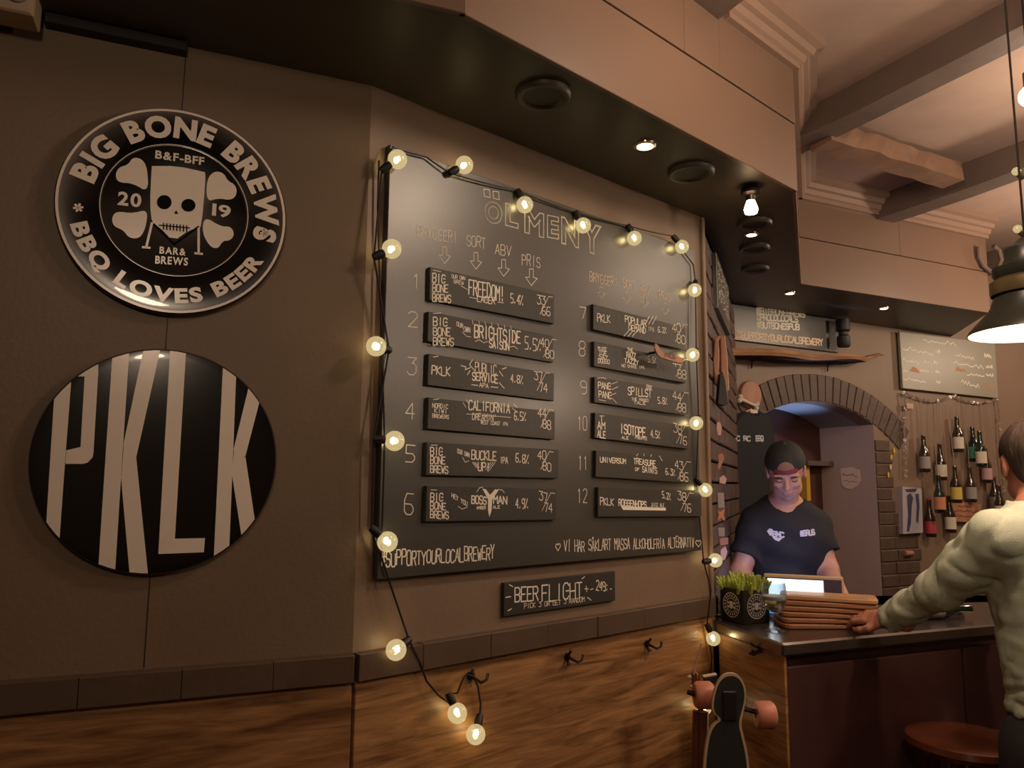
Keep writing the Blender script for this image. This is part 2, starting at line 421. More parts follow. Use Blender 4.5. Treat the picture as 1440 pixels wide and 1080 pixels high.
# soffit outline
s0 = atz(560, 0, ZS); s1 = atz(645, 20, ZS); s2 = atz(1114, 268, ZS); s3 = atz(1123, 399, ZS); s4 = atz(1390, 440, ZS); s5 = D.w((D.uv(1336, 462)[0], 0, 0))
sL = s1 + (s0-s1).normalized()*3.2
struct('floor', MB().box(-5, 7, -4.5, 7.5, -.1, 0), 'floor_wood')
struct('ceiling', MB().box(-5, 7, -4.5, 7.5, ZC, ZC+.1), 'ceiling_paint')
struct('wall_left', MB().box(-3.2, 0, .0, .12, 0, ZC), 'wall_paint_shaded', F=B)
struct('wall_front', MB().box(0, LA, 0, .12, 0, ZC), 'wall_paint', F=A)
struct('wall_jamb', MB().box(0, LF, .02, .14, 0, ZC), 'mortar', F=Fr)
# closing walls of the guest room (behind the viewer)
q = [PB, Vector((-3.4, -3.5, 0)), Vector((5.6, -3.5, 0)), PD]
for i, nm in enumerate(('wall_rear_left', 'wall_rear', 'wall_right')):
    a, b = q[i], q[i+1]; fr = Frame((a.x, a.y), head(a, b)); fr_l = (b-a).length
    struct(nm, MB().box(-.05, fr_l+.05, -.12 if i < 3 else 0, 0, 0, ZC).xform(Matrix.Translation((0, .0, 0))), 'wall_paint_shaded', F=fr)
# panel seams on the left wall (joint strips, recessed look)
u = B.uv(246, 300)[0]
struct('trim_1', MB().box(u-.0010, u+.0010, -.0006, .002, 1.18, ZS-.003), 'edge_black', F=B)
# ---- soffit body, underside dark
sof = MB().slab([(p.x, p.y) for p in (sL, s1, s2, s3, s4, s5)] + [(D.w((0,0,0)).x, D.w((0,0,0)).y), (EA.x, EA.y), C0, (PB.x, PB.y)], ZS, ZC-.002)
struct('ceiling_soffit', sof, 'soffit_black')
# ---- fascia boards on the soffit's front
segs = [(sL, s1), (s1, s2), (s2, s3), (s3, s4)]
ZG = 2.728; ZK = 2.915
def fframe(a, b): return Frame((a.x, a.y), head(a, b)), (b-a).length
for i, (a, b) in enumerate(segs):
    f, L = fframe(a, b)
    # outer side is local -Y for left-to-right segments
    root = Thing('fascia', F=f, org=(0, 0, ZS), kind='structure'); root.o.name = 'trim_%d' % (i+2)
    e = .012
    root.part('panel', MB().cbox(-.0, L+(e if i < 3 else 0), -e, .0, ZS-.003, ZG-.0015, .0015), 'fascia_paint')
    us = [0]
    if i == 1: us = [0, L*.28, L*.56, f.uv(1005, 60)[0], f.uv(1056, 90)[0]]
    if i == 3: us = [0, L*.5]
    us.append(L+(e if i < 3 else 0))
    for k in range(len(us)-1):
        root.part('panel', MB().cbox(us[k]+.0006, us[k+1]-.0006, -e-.003, 0, ZG+.0015, ZK+.02, .0012), 'fascia_paint')
    # stepped cornice
    x0 = f.uv(1012, 28)[0] if i == 1 else 0
    prof = [(0, ZK), (.022, ZK), (.022, ZK+.018), (.034, ZK+.024), (.040, ZK+.045), (.055, ZK+.05), (.062, ZK+.07), (.085, ZK+.078), (.085, ZC), (0, ZC)]
    n = len(prof); xa = x0 - (.0 if i in (1,) else .0); xb = L
    m = MB(); ext = [(.0 if i == 1 else 0), 0]
    v = [(xa - (0 if i == 1 else 0), -e-p[0], p[1]) for p in prof] + [(xb + (p[0] if i == 1 else (p[0]*.0)), -e-p[0], p[1]) for p in prof]
    m.add(v, [tuple(range(n)), tuple(range(2*n-1, n-1, -1))] + [(k, k+n, (k+1) % n+n, (k+1) % n) for k in range(n)])
    if i != 0: root.part('cornice', m, 'cornice_paint')
# ---- ceiling beams, parallel, running out from the far wall
BF = Frame((0, 0), 153.0)   # u runs toward the viewer-right
def beam(name, px, py, zb, wd, ulen, matn='beam_paint', rough=.006, u0=None, u1=None, pz=None):
    p = atz(px, py, pz or ZC); l = BF.loc(p); m = MB(); n = 16
    ua = l[0] + (u0 or 0); ub = ua + ulen
    zs = [zb, ZC-.001]; V = []
    for k in range(n+1):
        uu = ua + (ub-ua)*k/n; j = lambda: random.uniform(-rough, rough)
        # camera-side face is at larger n? keep l[1] as the near-left edge
        V += [(uu, l[1], ZC-.001), (uu, l[1]+j(), zb+j()), (uu, l[1]+wd+j(), zb+j()), (uu, l[1]+wd, ZC-.001)]
    Fc = []
    for k in range(n):
        for q in range(3): Fc.append((k*4+q, k*4+q+1, k*4+q+5, k*4+q+4))
    Fc += [(0,1,2,3), (n*4+3, n*4+2, n*4+1, n*4)]
    m.add(V, Fc); return struct(name, m, matn, F=BF)
beam('trim_6', 1137, 152, 2.915, .12, 4.2, u0=-.30)
beam('trim_7', 1262, 292, 2.90, .13, 4.4, u0=-.25, pz=2.92)
beam('trim_8', 1425, 372, 2.90, .12, 4.4, u0=-.25, pz=2.90)
beam('trim_9', 972, -22, 2.90, .13, 3.0, u0=-.05, pz=2.95)
# rough wooden nogging between two beams
KF = Frame((0, 0), 63.0)
ka = KF.loc(atz(1170, 196, 2.90)); kb = KF.loc(atz(1362, 250, 2.90)); m = MB(); n = 12; V = []
for k in range(n+1):
    x = ka[0] + (kb[0]-ka[0])*k/n; j = lambda s=.005: random.uniform(-s, s); y0 = ka[1] + (kb[1]-ka[1])*k/n*0
    V += [(x, y0+j(), 2.90+j()), (x, y0+.01+j(), 2.985+j()), (x, y0+.11+j(), 2.985), (x, y0+.10+j(), 2.895+j())]
Fc = [(k*4+q, k*4+(q+1) % 4, (k+1)*4+(q+1) % 4, (k+1)*4+q) for k in range(n) for q in range(4)] + [(3,2,1,0), (n*4, n*4+1, n*4+2, n*4+3)]
m.add(V, Fc); struct('trim_10', m, 'rough_beam', F=KF)
# ------------------------------------------------------------------ wainscot and ledge
def wains(nm, F, u0, u1, us):
    r = Thing(nm, F=F, org=(u0, 0, 0), kind='structure')
    ed = [u0]+us+[u1]
    for k in range(len(ed)-1):
        r.part('panel', MB().cbox(ed[k]+.0008, ed[k+1]-.0008, -.014, 0, .0, 1.121, .0015), 'wainscot')
wains('baseboard_left', B, -3.0, -.001, [-2.1, -.9]); wains('baseboard_front', A, .001, LA-.012, [])
def ledge(nm, F, edges):
    r = Thing(nm, F=F, org=(edges[0], 0, 1.12), kind='structure')
    for k in range(len(edges)-1):
        dz = random.uniform(-.0008, .0008); dy = random.uniform(-.001, .001)
        r.part('ledge_piece', MB().cbox(edges[k]+.0003, edges[k+1]-.0003, -.030+dy, .0, 1.1205, 1.178+dz, .0015, .0003), 'ledge_paint')
eb = [-3.0+k*.2 for k in range(11)]
eb = [e for e in eb if e < B.uv(0, 970)[0]-.05] + [B.uv(x, 960)[0] for x in (113, 255, 381)] + [-.001]
ledge('trim_11', B, eb)
ledge('trim_12', A, [.001] + [A.uv(x, 900)[0] for x in (586, 680, 760, 830, 896, 952)] + [LA-.014])
struct('trim_13', MB().box(LA-.011, LA+.006, -.012, .01, 1.10, ZS-.002), 'wall_paint', F=A, bevel=.003)
# ------------------------------------------------------------------ round signs
def circ(F, pts):
    P = [F.uv(*p, -.02) for p in pts]; cx = (P[0][0]+P[1][0])/2; cz = (P[2][1]+P[3][1])/2
    return (cx, cz), ((P[1][0]-P[0][0])+(P[2][1]-P[3][1]))/4
c1, r1 = circ(B, [(75,290),(403,300),(238,150),(238,443)])
c2, r2 = circ(B, [(40,660),(388,640),(214,488),(214,810)])
def zp(pts, ox, oy, s, F=B, off=-.022): return [F.uv(ox+x/s, oy+y/s, off) for x, y in pts]
t = Thing('round_sign', 'round black metal wall sign with a skull, crossed bones and ring lettering', 'sign', B, (c1[0], 0, c1[1]))
m = MB(); m.lathe([(r1,-.002),(r1,-.016),(r1-.004,-.021),(r1*.985,-.0215),(r1*.965,-.021),(r1*.66,-.0205),(r1*.645,-.0225),(r1*.62,-.0225),(r1*.605,-.0200),(0,-.0200)], (c1[0],0,c1[1]), 96, 'Y')
t.part('plate', m, 'sign_black', smooth=True)
def ring(m, c, ra, rb, y, n=96):
    m.add([(c[0]+r*math.cos(2*PI*k/n), y, c[1]+r*math.sin(2*PI*k/n)) for r in (ra, rb) for k in range(n)], [(k, (k+1) % n, (k+1) % n+n, k+n) for k in range(n)])
m = MB(); ring(m, c1, r1*.962, r1*.985, -.0222); t.part('rim_line', m, 'sign_cream')
m = MB(); ring(m, c1, r1*.633, r1*.639, -.0232); t.part('ring_line', m, 'sign_cream')
L_ = []; arc_text(L_, 'BIG BONE BREWS', c1, r1*.715, -78, 104, r1*.20, -.0222, bold=.05)
for m in L_: t.part('letter', m, 'sign_cream')
L_ = []; arc_text(L_, 'BBQ LOVES BEER', c1, r1*.885, 253, 116, r1*.135, -.0222, inside=True, bold=.045)
for m in L_: t.part('letter', m, 'sign_cream')
m = MB()
for px, py in ((110,292),(372,327)):
    q = B.uv(px, py, -.022)
    for k in range(3):
        a = k*PI/3+.26; ribbon(m, [(q[0]-.008*math.cos(a), q[1]-.008*math.sin(a)), (q[0]+.008*math.cos(a), q[1]+.008*math.sin(a))], .004, -.0222)
t.part('star_mark', m, 'sign_cream', kind='stuff')
m = MB(); Y0 = -.0212
for P in ([(485,440),(500,405),(540,395),(560,362),(600,370),(622,410),(626,512),(560,472),(500,470)],
          [(872,455),(905,420),(945,430),(960,462),(995,480),(1000,520),(975,545),(920,535),(872,552)],
          [(624,582),(615,660),(590,705),(545,705),(520,670),(480,655),(470,620),(490,590),(560,600)],
          [(862,612),(930,655),(975,655),(990,690),(970,715),(940,715),(920,750),(885,740),(852,680)]):
    t.part('bone', MB().flat(chaikin(zp(P, 0, 100, 3)), Y0), 'sign_cream')
m = MB(); m.flat(chaikin(zp([(640,402),(642,400),(745,400),(862,425),(866,428),(866,470),(850,655),(835,665),(800,670),(730,718),(670,655),(642,645),(632,560)], 0, 100, 3), 1), Y0-.0004); t.part('skull', m, 'sign_cream')
m = MB()
for a, b, f0, f1 in (((641,640),(617,742),(602,742),(632,745)), ((838,650),(838,770),(823,768),(853,771))):
    ribbon(m, zp([a, b], 0, 100, 3), .0042, Y0-.0002); ribbon(m, zp([f0, f1], 0, 100, 3), .004, Y0-.0002)
t.part('post_mark', m, 'sign_cream', kind='stuff')
m = MB()
for cx, cy, a, b in ((693,553,31,30),(795,566,30,27)):
    m.flat([B.uv((cx+a*math.cos(k*PI/12))/3, 100+(cy+b*math.sin(k*PI/12))/3, -.022) for k in range(24)], Y0-.0009)
m.flat(zp([(735,602),(743,586),(752,603)], 0, 100, 3), Y0-.0009)
ribbon(m, zp([(672,650),(800,662)], 0, 100, 3), .0022, Y0-.0009)
for k in range(8):
    x = 690+k*14; ribbon(m, zp([(x,642+k*1.4),(x,668+k*1.3)], 0, 100, 3), .0022, Y0-.0010)
ribbon(m, zp([(650,645),(735,728)], 0, 100, 3), .003, Y0-.0009); ribbon(m, zp([(735,728),(838,655)], 0, 100, 3), .003, Y0-.0009)
t.part('face_marks', m, 'sign_black_flat', kind='stuff')
def tl(m, F, s, a, b, hpx, y, bold=.03, off=-.022, outline=0):
    p = F.uv(a[0], a[1], off); q = F.uv(b[0], b[1], off); h = F.uv(a[0], a[1]-hpx, off)[1]-p[1]
    line_text(m, s, p[0], p[1], q[0], h, y, bold, slope=(q[1]-p[1])/(q[0]-p[0]), outline=outline)
m = MB()
tl(m, B, 'B&F-BFF', (218,222), (287,232), 11.5, Y0); tl(m, B, '20', (165,287), (198,291), 19, Y0); tl(m, B, '19', (298,302), (324,306), 17, Y0)
tl(m, B, 'BAR&', (224,356), (261,359), 10, Y0); tl(m, B, 'BREWS', (218,370), (264,373), 11, Y0)
t.part('lettering', m, 'sign_cream', kind='stuff')
# second round sign
t = Thing('round_sign', 'round black metal wall sign with four tall cream letters running off its edge', 'sign', B, (c2[0], 0, c2[1]))
m = MB(); m.lathe([(r2,-.002),(r2,-.016),(r2-.003,-.020),*[(r2*q, -.0206-.0042*(1-q*q)) for q in (.95,.9,.8,.7,.6,.5,.4,.3,.2,.1,0)]], (c2[0],0,c2[1]), 96, 'Y'); t.part('plate', m, 'sign_black', smooth=True)
letters = [[(235,190),(303,190),(250,905),(190,905)], [(240,120),(415,120),(414,208),(303,208)], [(357,207),(414,200),(395,530),(340,510)], [(280,520),(340,506),(396,520),(392,548),(370,572),(350,577),(276,577)],
 [(478,60),(548,60),(485,1042),(413,1042)], [(612,60),(684,60),(575,550),(520,500)], [(524,478),(576,548),(530,640),(512,640)], [(575,548),(628,1080),(550,1080),(511,632)],
 [(720,60),(787,60),(738,893),(668,957)], [(688,893),(865,890),(860,950),(668,957)],
 [(943,110),(1000,110),(965,990),(901,990)], [(1062,200),(1118,225),(1035,545),(984,520)], [(988,505),(1035,540),(990,620),(978,620)], [(1035,545),(1085,880),(1025,920),(978,620)]]
def domed(polys):
    m = MB()
    for P in polys:
        Q = clip_disc(zp(P, 0, 460, 3), c2, r2*.985)
        if len(Q) < 3: continue
        bm = bmesh.new(); bm.faces.new([bm.verts.new((x, 0, z)) for x, z in Q]); bmesh.ops.triangulate(bm, faces=bm.faces)
        for k in range(-12, 13):
            for nn, co in (((1,0,0), (c2[0]+k*.02,0,0)), ((0,0,1), (0,0,c2[1]+k*.02))):
                bmesh.ops.bisect_plane(bm, geom=bm.verts[:]+bm.edges[:]+bm.faces[:], plane_co=co, plane_no=nn)
        bm.verts.index_update()
        m.add([(v.co.x, -.0206-.0042*(1-(math.hypot(v.co.x-c2[0], v.co.z-c2[1])/r2)**2)-.0006, v.co.z) for v in bm.verts], [[v.index for v in f.verts] for f in bm.faces]); bm.free()
    return m
for grp in (letters[0:4], letters[4:8], letters[8:10], letters[10:14]): t.part('letter', domed(grp), 'sign_cream')
# ------------------------------------------------------------------ big menu board
OB = -.022
bt = [A.uv(546,207,OB), A.uv(973,347,OB), A.uv(990,778,OB), A.uv(533,808,OB)]
uL, uR, zT, zB = (bt[0][0]+bt[3][0])/2, (bt[1][0]+bt[2][0])/2, (bt[0][1]+bt[1][1])/2, (bt[2][1]+bt[3][1])/2
t = Thing('menu_board', 'large black chalk menu board with numbered rows, ringed by string lights', 'menu board', A, (uL, 0, zB))
t.part('panel', MB().cbox(uL, uR, OB, -.001, zB, zT, .0015), 'chalkboard')
Yb = OB-.0006; m = MB()
for n, x, y, h in (('1',579,405,21),('2',574,460,22),('3',572,526,25),('4',570,588,23),('5',570,650,23),('6',568,724,28)): handtext(m, A, n, (x,y+0), (x+13,y+1), h, Yb, .0022, off=OB, gap=.1)
for n, x, y, h in (('7',815,448,17),('8',814,500,20),('9',816,553,19),('10',812,604,19),('11',813,660,19),('12',812,706,20)): handtext(m, A, n, (x,y), (x+(10 if len(n)==1 else 14),y+1), h, Yb, .0020, off=OB, gap=.3)
for s, a, b, h in (('BRYGGERI',(586,333),(643,342),16),('SORT',(656,345),(683,350),15),('ABV',(696,357),(719,361),14),('PRIS',(734,372),(760,377),15)): handtext(m, A, s, a, b, h, Yb, .0017, off=OB, gap=.25)
t.part('chalk_numbers', m, 'chalk', kind='stuff')
m = MB()
for s, a, b, h in (('BRYGGERI',(829,395),(868,404),13),('SORT',(876,404),(893,408),12),('ABV',(900,412),(913,415),11),('PRIS',(926,420),(943,424),11)): handtext(m, A, s, a, b, h, Yb, .0017, off=OB, gap=.25)
t.part('chalk_headings', m, 'chalk_orange', kind='stuff')
def arrow(m, x, y, s, wd=.0016): pxline(m, A, [(x-3*s,y-12*s),(x+3*s,y-12*s),(x+3*s,y+1*s),(x+9*s,y+3*s),(x,y+14*s),(x-9*s,y+1*s),(x-3*s,y+1*s),(x-3*s,y-12*s)], wd, Yb, OB)
m = MB()
for x, y in ((625,358),(669,366),(708,376),(747,389)): arrow(m, x, y, .9)
t.part('chalk_arrows', m, 'chalk', kind='stuff')
m = MB()
for x, y in ((845,411),(881,418),(906,424),(935,434)): arrow(m, x, y, .62, .0014)
t.part('chalk_arrows', m, 'chalk_faint', kind='stuff')
m = MB()
def toutline(s, x0, y0, x1, h, sl):
    tl(m, A, s, (x0,y0), (x1,y0+sl), h, Yb, off=OB, outline=.020)
for s, x0, y0, x1, h, sl in (('O',681,310,706,29,5),('L',710,315,729,30,5),('M',737,325,765,33,8),('E',769,332,786,30,3),('N',789,340,814,36,7),('Y',818,350,846,40,8)): toutline(s, x0, y0, x1, h, sl)
for x, y in ((684,272),(697,275)): pxline(m, A, [(x-4,y-6),(x+4,y-5),(x+5,y+6),(x-3,y+4),(x-4,y-6)], .0018, Yb, OB)
t.part('chalk_title', m, 'chalk', kind='stuff')
m = MB(); handtext(m, A, '#SUPPORTYOURLOCALBREWERY', (535,797), (695,786), 20, Yb, .0028, .10, OB, .22)
handtext(m, A, '♡', (781,775), (788,774), 12, Yb, .0020, .0, OB, 0)
handtext(m, A, 'VI HAR SÅKLART MASSA ALKOHOLFRIA ALTERNATIV', (793,776), (976,769), 16, Yb, .0021, .10, OB, .2)
handtext(m, A, '♡', (978,769), (986,769), 11, Yb, .0020, .0, OB, 0)
t.part('chalk_slogan', m, 'chalk', kind='stuff')
# ------------------------------------------------------------------ menu planks
def plank(corners, num, place, writer):
    off = OB-.012
    c = [A.uv(*p, off) for p in corners]   # TL TR BR BL
    tilt = ((c[1][1]-c[0][1])+(c[2][1]-c[3][1]))/2/(c[1][0]-c[0][0])
    x0 = (c[0][0]+c[3][0])/2; x1 = (c[1][0]+c[2][0])/2+.012; zb = (c[3][1]+c[2][1])/2; zt = (c[0][1]+c[1][1])/2
    t = Thing('menu_plank', 'black menu plank beside chalked number %s, %s' % (num, place), 'menu plank', A, (x0, OB, zb), 'drink planks on the menu board')
    R = Matrix.Rotation(math.atan(-tilt), 3, 'Y')
    mm = MB().cbox(x0, x1, off, OB, zb, zt, .001)
    cc = Vector(((x0+x1)/2, off, (zb+zt)/2)); mm.v = [tuple(cc + R @ (Vector(v)-cc)) for v in mm.v]
    t.part('panel', mm, 'slat_black')
    m = MB(); writer(m, off); t.part('lettering', m, 'chalk', kind='stuff')
def wr(brew, name, abv, price, nw=.0034):
    def f(m, off):
        y = off-.0006
        for s, a, b, h, wd in brew: handtext(m, A, s, a, b, h, y, wd, .05, off, .22)
        for s, a, b, h, wd in name: handtext(m, A, s, a, b, h, y, wd, .05, off, .22)
        s, a, b, h = abv; handtext(m, A, s, a, b, h, y, .0022, .06, off, .2)
        p1, p2, (px, py) = price
        handtext(m, A, p1, (px-2,py), (px+10,py+2), 12, y, .0020, .06, off, .2)
        pxline(m, A, [(px+14,py-9),(px+2,py+15)], .0014, y, off)
        handtext(m, A, p2, (px+5,py+16), (px+17,py+18), 12, y, .0020, .06, off, .2)
        pxline(m, A, [(px+14,py-10),(px+20,py-9)], .0016, y, off)
    return f
def bbb(x, y, w=26, h=12, s=13.4): return [('BIG',(x,y),(x+w*.7,y+1),h,.0026),('BONE',(x,y+s),(x+w*.85,y+s+1),h-1,.0024),('BREWS',(x,y+2*s),(x+w,y+2*s+2),h-1,.0024)]
def ticks(m, L, off, wd=.0014):
    for a in L: pxline(m, A, a, wd, off-.0006, off)
def w1_(m, off):
    wr(bbb(608,397), [('FREEDOM!',(659,414),(709,424),21,.0030),('LAGER',(671,424),(696,428),9,.0022),('OUR OWN',(635,391),(654,394),5,.0012),('BREW',(638,398),(652,401),5,.0012)], ('5,4%',(718,426),(735,429),13), ('33','66',(757,427)))(m, off); ticks(m, [[(660,418),(670,420)],[(700,425),(708,426)],[(648,402),(657,407)],[(609,380),(620,382)]], off)
def w2_(m, off):
    wr(bbb(609,458,29,12), [('BRIGHTSIDE',(667,474),(732,483),17,.0034),('SAISON',(688,488),(716,493),11,.0028),('OUR',(642,458),(651,462),6,.0016),('OWN',(652,466),(661,468),7,.0016)], ('5,5%',(738,491),(760,494),17), ('40','80',(762,487)))(m, off)
    ticks(m, [[(664+i*9,450+i*1.4),(665+i*9,456+i*1.4)] for i in range(7)] + [[(668,480),(674,478),(680,482),(686,480)],[(717,488),(723,487),(728,491)],[(650,467),(656,473),(662,474)],[(609,441),(620,440)]], off)
def w3_(m, off):
    wr([('PKLK',(607,526),(633,529),12,.0026)], [('PUBLIC',(668,522),(698,527),13,.0020),('SERVICE',(664,534),(700,539),11,.0030),('APA',(674,544),(687,546),6,.0018)], ('4,8%',(718,537),(735,540),11), ('37','74',(753,534)))(m, off)
    ticks(m, [[(648,514),(655,516),(654,520),(661,517)],[(664,506),(660,513),(668,522)],[(657,527),(661,521)],[(702,522),(707,529)],[(663,541),(672,542)],[(690,544),(700,545)],[(706,519),(712,517)],[(702,538),(706,543),(709,546)],[(609,502),(616,501)]], off, .002)
def w4_(m, off):
    wr([('NORDIC',(608,573),(630,575),6,.0016),('KIWI',(611,580),(629,582),6,.0016),('BREWERS',(608,587),(631,589),5,.0015)], [('CALIFORNIA',(659,576),(717,581),13,.0028),("DREAMIN'",(664,590),(698,592),9,.0018),('WEST COAST IPA',(676,596),(714,599),5,.0014)], ('6,5%',(723,590),(739,592),12), ('44','88',(758,586)))(m, off)
    ticks(m, [[(656,582),(718,587)],[(651,566),(655,573)],[(656,562),(658,567)],[(722,568),(727,573)],[(720,574),(728,580)],[(609,562),(617,561)]], off)
def w5_(m, off):
    wr(bbb(605,640,25,11,12), [('BUCKLE',(663,646),(698,648),13,.0026),('UP!',(672,662),(689,663),12,.0028),('OUR OWN',(643,637),(660,643),6,.0014),('IPA',(703,651),(714,652),9,.0020)], ('6,8%',(725,650),(743,652),12), ('40','80',(758,645)))(m, off)
    ticks(m, [[(650,643),(654,650),(659,648)]] + [[(664+i*2,650),(670+i*2,658)] for i in range(3)] + [[(696-i*3,650),(688-i*3,661)] for i in range(3)] + [[(606,626),(615,626)]], off)
def w6_(m, off):
    wr(bbb(605,704,26,11,12), [('BOSS',(663,708),(684,709),11,.0030),('MAN',(694,708),(713,709),11,.0030),('AMBER',(670,716),(683,716),4,.0014),('ALE',(693,715),(703,715),4,.0014),('HEY YOU',(635,699),(657,712),6,.0016)], ('4,9%',(725,715),(742,715),13), ('37','74',(760,703)))(m, off)
    m.flat([A.uv(*p, off) for p in ((678,687),(683,688),(689,696),(696,688),(701,689),(692,703),(691,718),(688,727),(686,718),(686,702))], off-.0007)
    ticks(m, [[(670,692),(674,686),(679,685)],[(700,688),(706,689),(709,693)],[(606,689),(614,689)],[(644,712),(650,716),(657,713)]], off)
def w7_(m, off):
    wr([('PKLK',(840,452),(858,454),11,.0022)], [('POPULAR',(879,453),(909,460),9,.0026),('DEMAND',(884,464),(908,469),8,.0026),('IPA',(911,465),(920,467),6,.0014)], ('6,2%',(925,467),(937,469),8), ('40','80',(947,466)))(m, off)
    ticks(m, [[(907+i*5,456),(913+i*5,445)] for i in range(3)] + [[(877+i*6,473),(884+i*6,465)] for i in range(3)], off, .002)
def w8_(m, off):
    wr([('MIKE',(841,492),(853,494),5,.0018),('TOE',(842,498),(853,500),5,.0018),('SAY',(842,504),(855,506),6,.0018),('DOGGO',(841,510),(857,512),6,.0020)], [('THE',(882,494),(890,495),5,.0018),('RAZZ',(881,503),(894,505),8,.0026),('TAZZY',(878,510),(898,513),6,.0024),('NO SHADE IPA',(874,516),(906,519),4,.0012)], ('5,5%',(911,509),(922,511),8), ('44','88',(948,515)))(m, off)
def w9_(m, off):
    wr([('PANG',(841,546),(859,548),9,.0026),('PANG',(842,559),(860,561),9,.0026)], [('SPILLS!',(883,555),(916,559),11,.0028),('THE MANGO',(888,563),(912,565),4,.0014),('TALE',(891,568),(908,569),4,.0016),('GOSE',(909,547),(917,549),6,.0016)], ('5,8%',(925,567),(938,569),9), ('44','88',(948,562)))(m, off)
    ticks(m, [[(840,532),(848,531),(852,533)],[(860,540),(868,537)],[(860,548),(869,544)],[(860,555),(866,553)],[(861,560),(867,567)],[(842,562),(852,564)]], off)
def w10_(m, off):
    wr([('I',(844,592),(848,592),8,.0028),('AM',(840,603),(851,604),10,.0028),('ALE',(840,615),(852,617),10,.0028)], [('ISOTOPE',(872,609),(908,615),13,.0036),('ALE',(874,617),(884,618),4,.0016),('PINEAPPLE',(893,617),(910,619),4,.0014)], ('4,5%',(915,615),(928,617),10), ('38','76',(949,608)))(m, off); ticks(m, [[(843,585),(850,585)]], off)
def w11_(m, off):
    wr([('UNIVERSUM',(844,650),(880,652),7,.0026)], [('TREASURE',(891,652),(922,656),8,.0026),('OF',(893,662),(899,662),4,.0018),('SAINTS',(903,664),(924,666),8,.0024)], ('6,3%',(936,667),(949,669),9), ('43','86',(951,659)))(m, off); ticks(m, [[(895,641),(897,638)],[(905,641),(906,638)],[(915,642),(916,639)],[(927,641),(931,648)]], off, .002)
def w12_(m, off):
    wr([('PKLK',(844,710),(863,711),10,.0024)], [('ROGGENHOPS',(870,711),(909,714),9,.0030),('JUICE ALE',(915,712),(934,713),5,.0014)], ('5,2%',(931,700),(943,703),9), ('38','76',(955,703)))(m, off)
    m.flat([A.uv(*p, off) for p in ((873,712),(936,714),(936,718),(876,717))], off-.0007)
cs = [[(605,376),(775,413),(775,455),(604,421)],[(603,437),(774,473),(773,508),(601,481)],[(603,496),(775,526),(775,562),(601,543)],[(603,557),(776,581),(776,616),(601,605)],[(601,620),(781,634),(781,671),(599,670)],[(600,684),(779,687),(777,732),(599,733)],
      [(835,426),(962,462),(961,490),(834,465)],[(836,478),(962,509),(960,536),(835,517)],[(836,528),(964,554),(965,582),(836,568)],[(836,578),(966,602),(965,629),(837,618)],[(838,632),(972,648),(970,678),(838,672)],[(841,685),(984,690),(983,726),(841,727)]]
lb = ['topmost of the left column','with a row of rays over its title','with jagged marks around its title','with two-line title and ray marks','with fanned strokes under its title','with a goat head drawing',
      'topmost of the right column','partly under the wooden tag','with spiky chalk marks','with thick blocky title','with dots over its title','with a smeared underline']
for k, f in enumerate((w1_,w2_,w3_,w4_,w5_,w6_,w7_,w8_,w9_,w10_,w11_,w12_)): plank(cs[k], k+1, lb[k], f)
# wooden tag hanging off row eight
off = OB-.045
P = [A.uv(*p, off) for p in ((919,483),(923,484),(929,495),(938,499),(960,503),(959,509),(955,512),(936,506),(925,503),(919,492))]
t = Thing('wooden_tag', 'bent pale wooden tag sticking out over the eighth menu plank', 'tag', A, (P[0][0], off, P[5][1]))
t.part('tag_body', MB().prism(chaikin(P, 1), off-.006, off), 'wood_pink', bevel=.0015)
m = MB(); handtext(m, A, 'PAUS', (935,502), (950,505), 5, off-.0066, .0018, 0, off-.006, .2); t.part('lettering', m, 'edge_black', kind='stuff')
q = A.uv(925,495,off); t.part('peg', MB().tube([(q[0], off, q[1]), (q[0], OB-.0125, q[1])], .004, 8), 'cord_black')
# beer flight plank
ob = -.012
c = [A.uv(*p, ob) for p in ((709,817),(865,806),(865,848),(708,863))]
x0, x1 = c[0][0], c[1][0]; zb = (c[2][1]+c[3][1])/2; zt = (c[0][1]+c[1][1])/2
t = Thing('flight_plank', 'small black plank lettered BEER FLIGHT below the menu board', 'sign', A, (x0, 0, zb))
t.part('panel', MB().cbox(x0, x1, ob, -.001, zb, zt, .001), 'slat_black')
m = MB(); handtext(m, A, 'BEER', (724,847), (757,844), 20, ob-.0006, .0034, .04, ob, .2); handtext(m, A, 'FLIGHT', (762,846), (819,840), 23, ob-.0006, .0034, .04, ob, .2)
handtext(m, A, 'PICK 3 OR GET 3 RANDOM', (737,856), (822,846), 7, ob-.0006, .0014, .06, ob, .2); handtext(m, A, '249:-', (838,829), (861,834), 13, ob-.0006, .0026, .1, ob, .2)
for a in ([(711,840),(718,839)],[(716,822),(721,825)],[(714,859),(719,856)],[(818,814),(822,811)],[(822,828),(827,828)],[(824,824),(825,832)],[(830,829),(834,828)],[(826,840),(831,844)]): pxline(m, A, a, .0024, ob-.0006, ob)
t.part('lettering', m, 'chalk', kind='stuff')
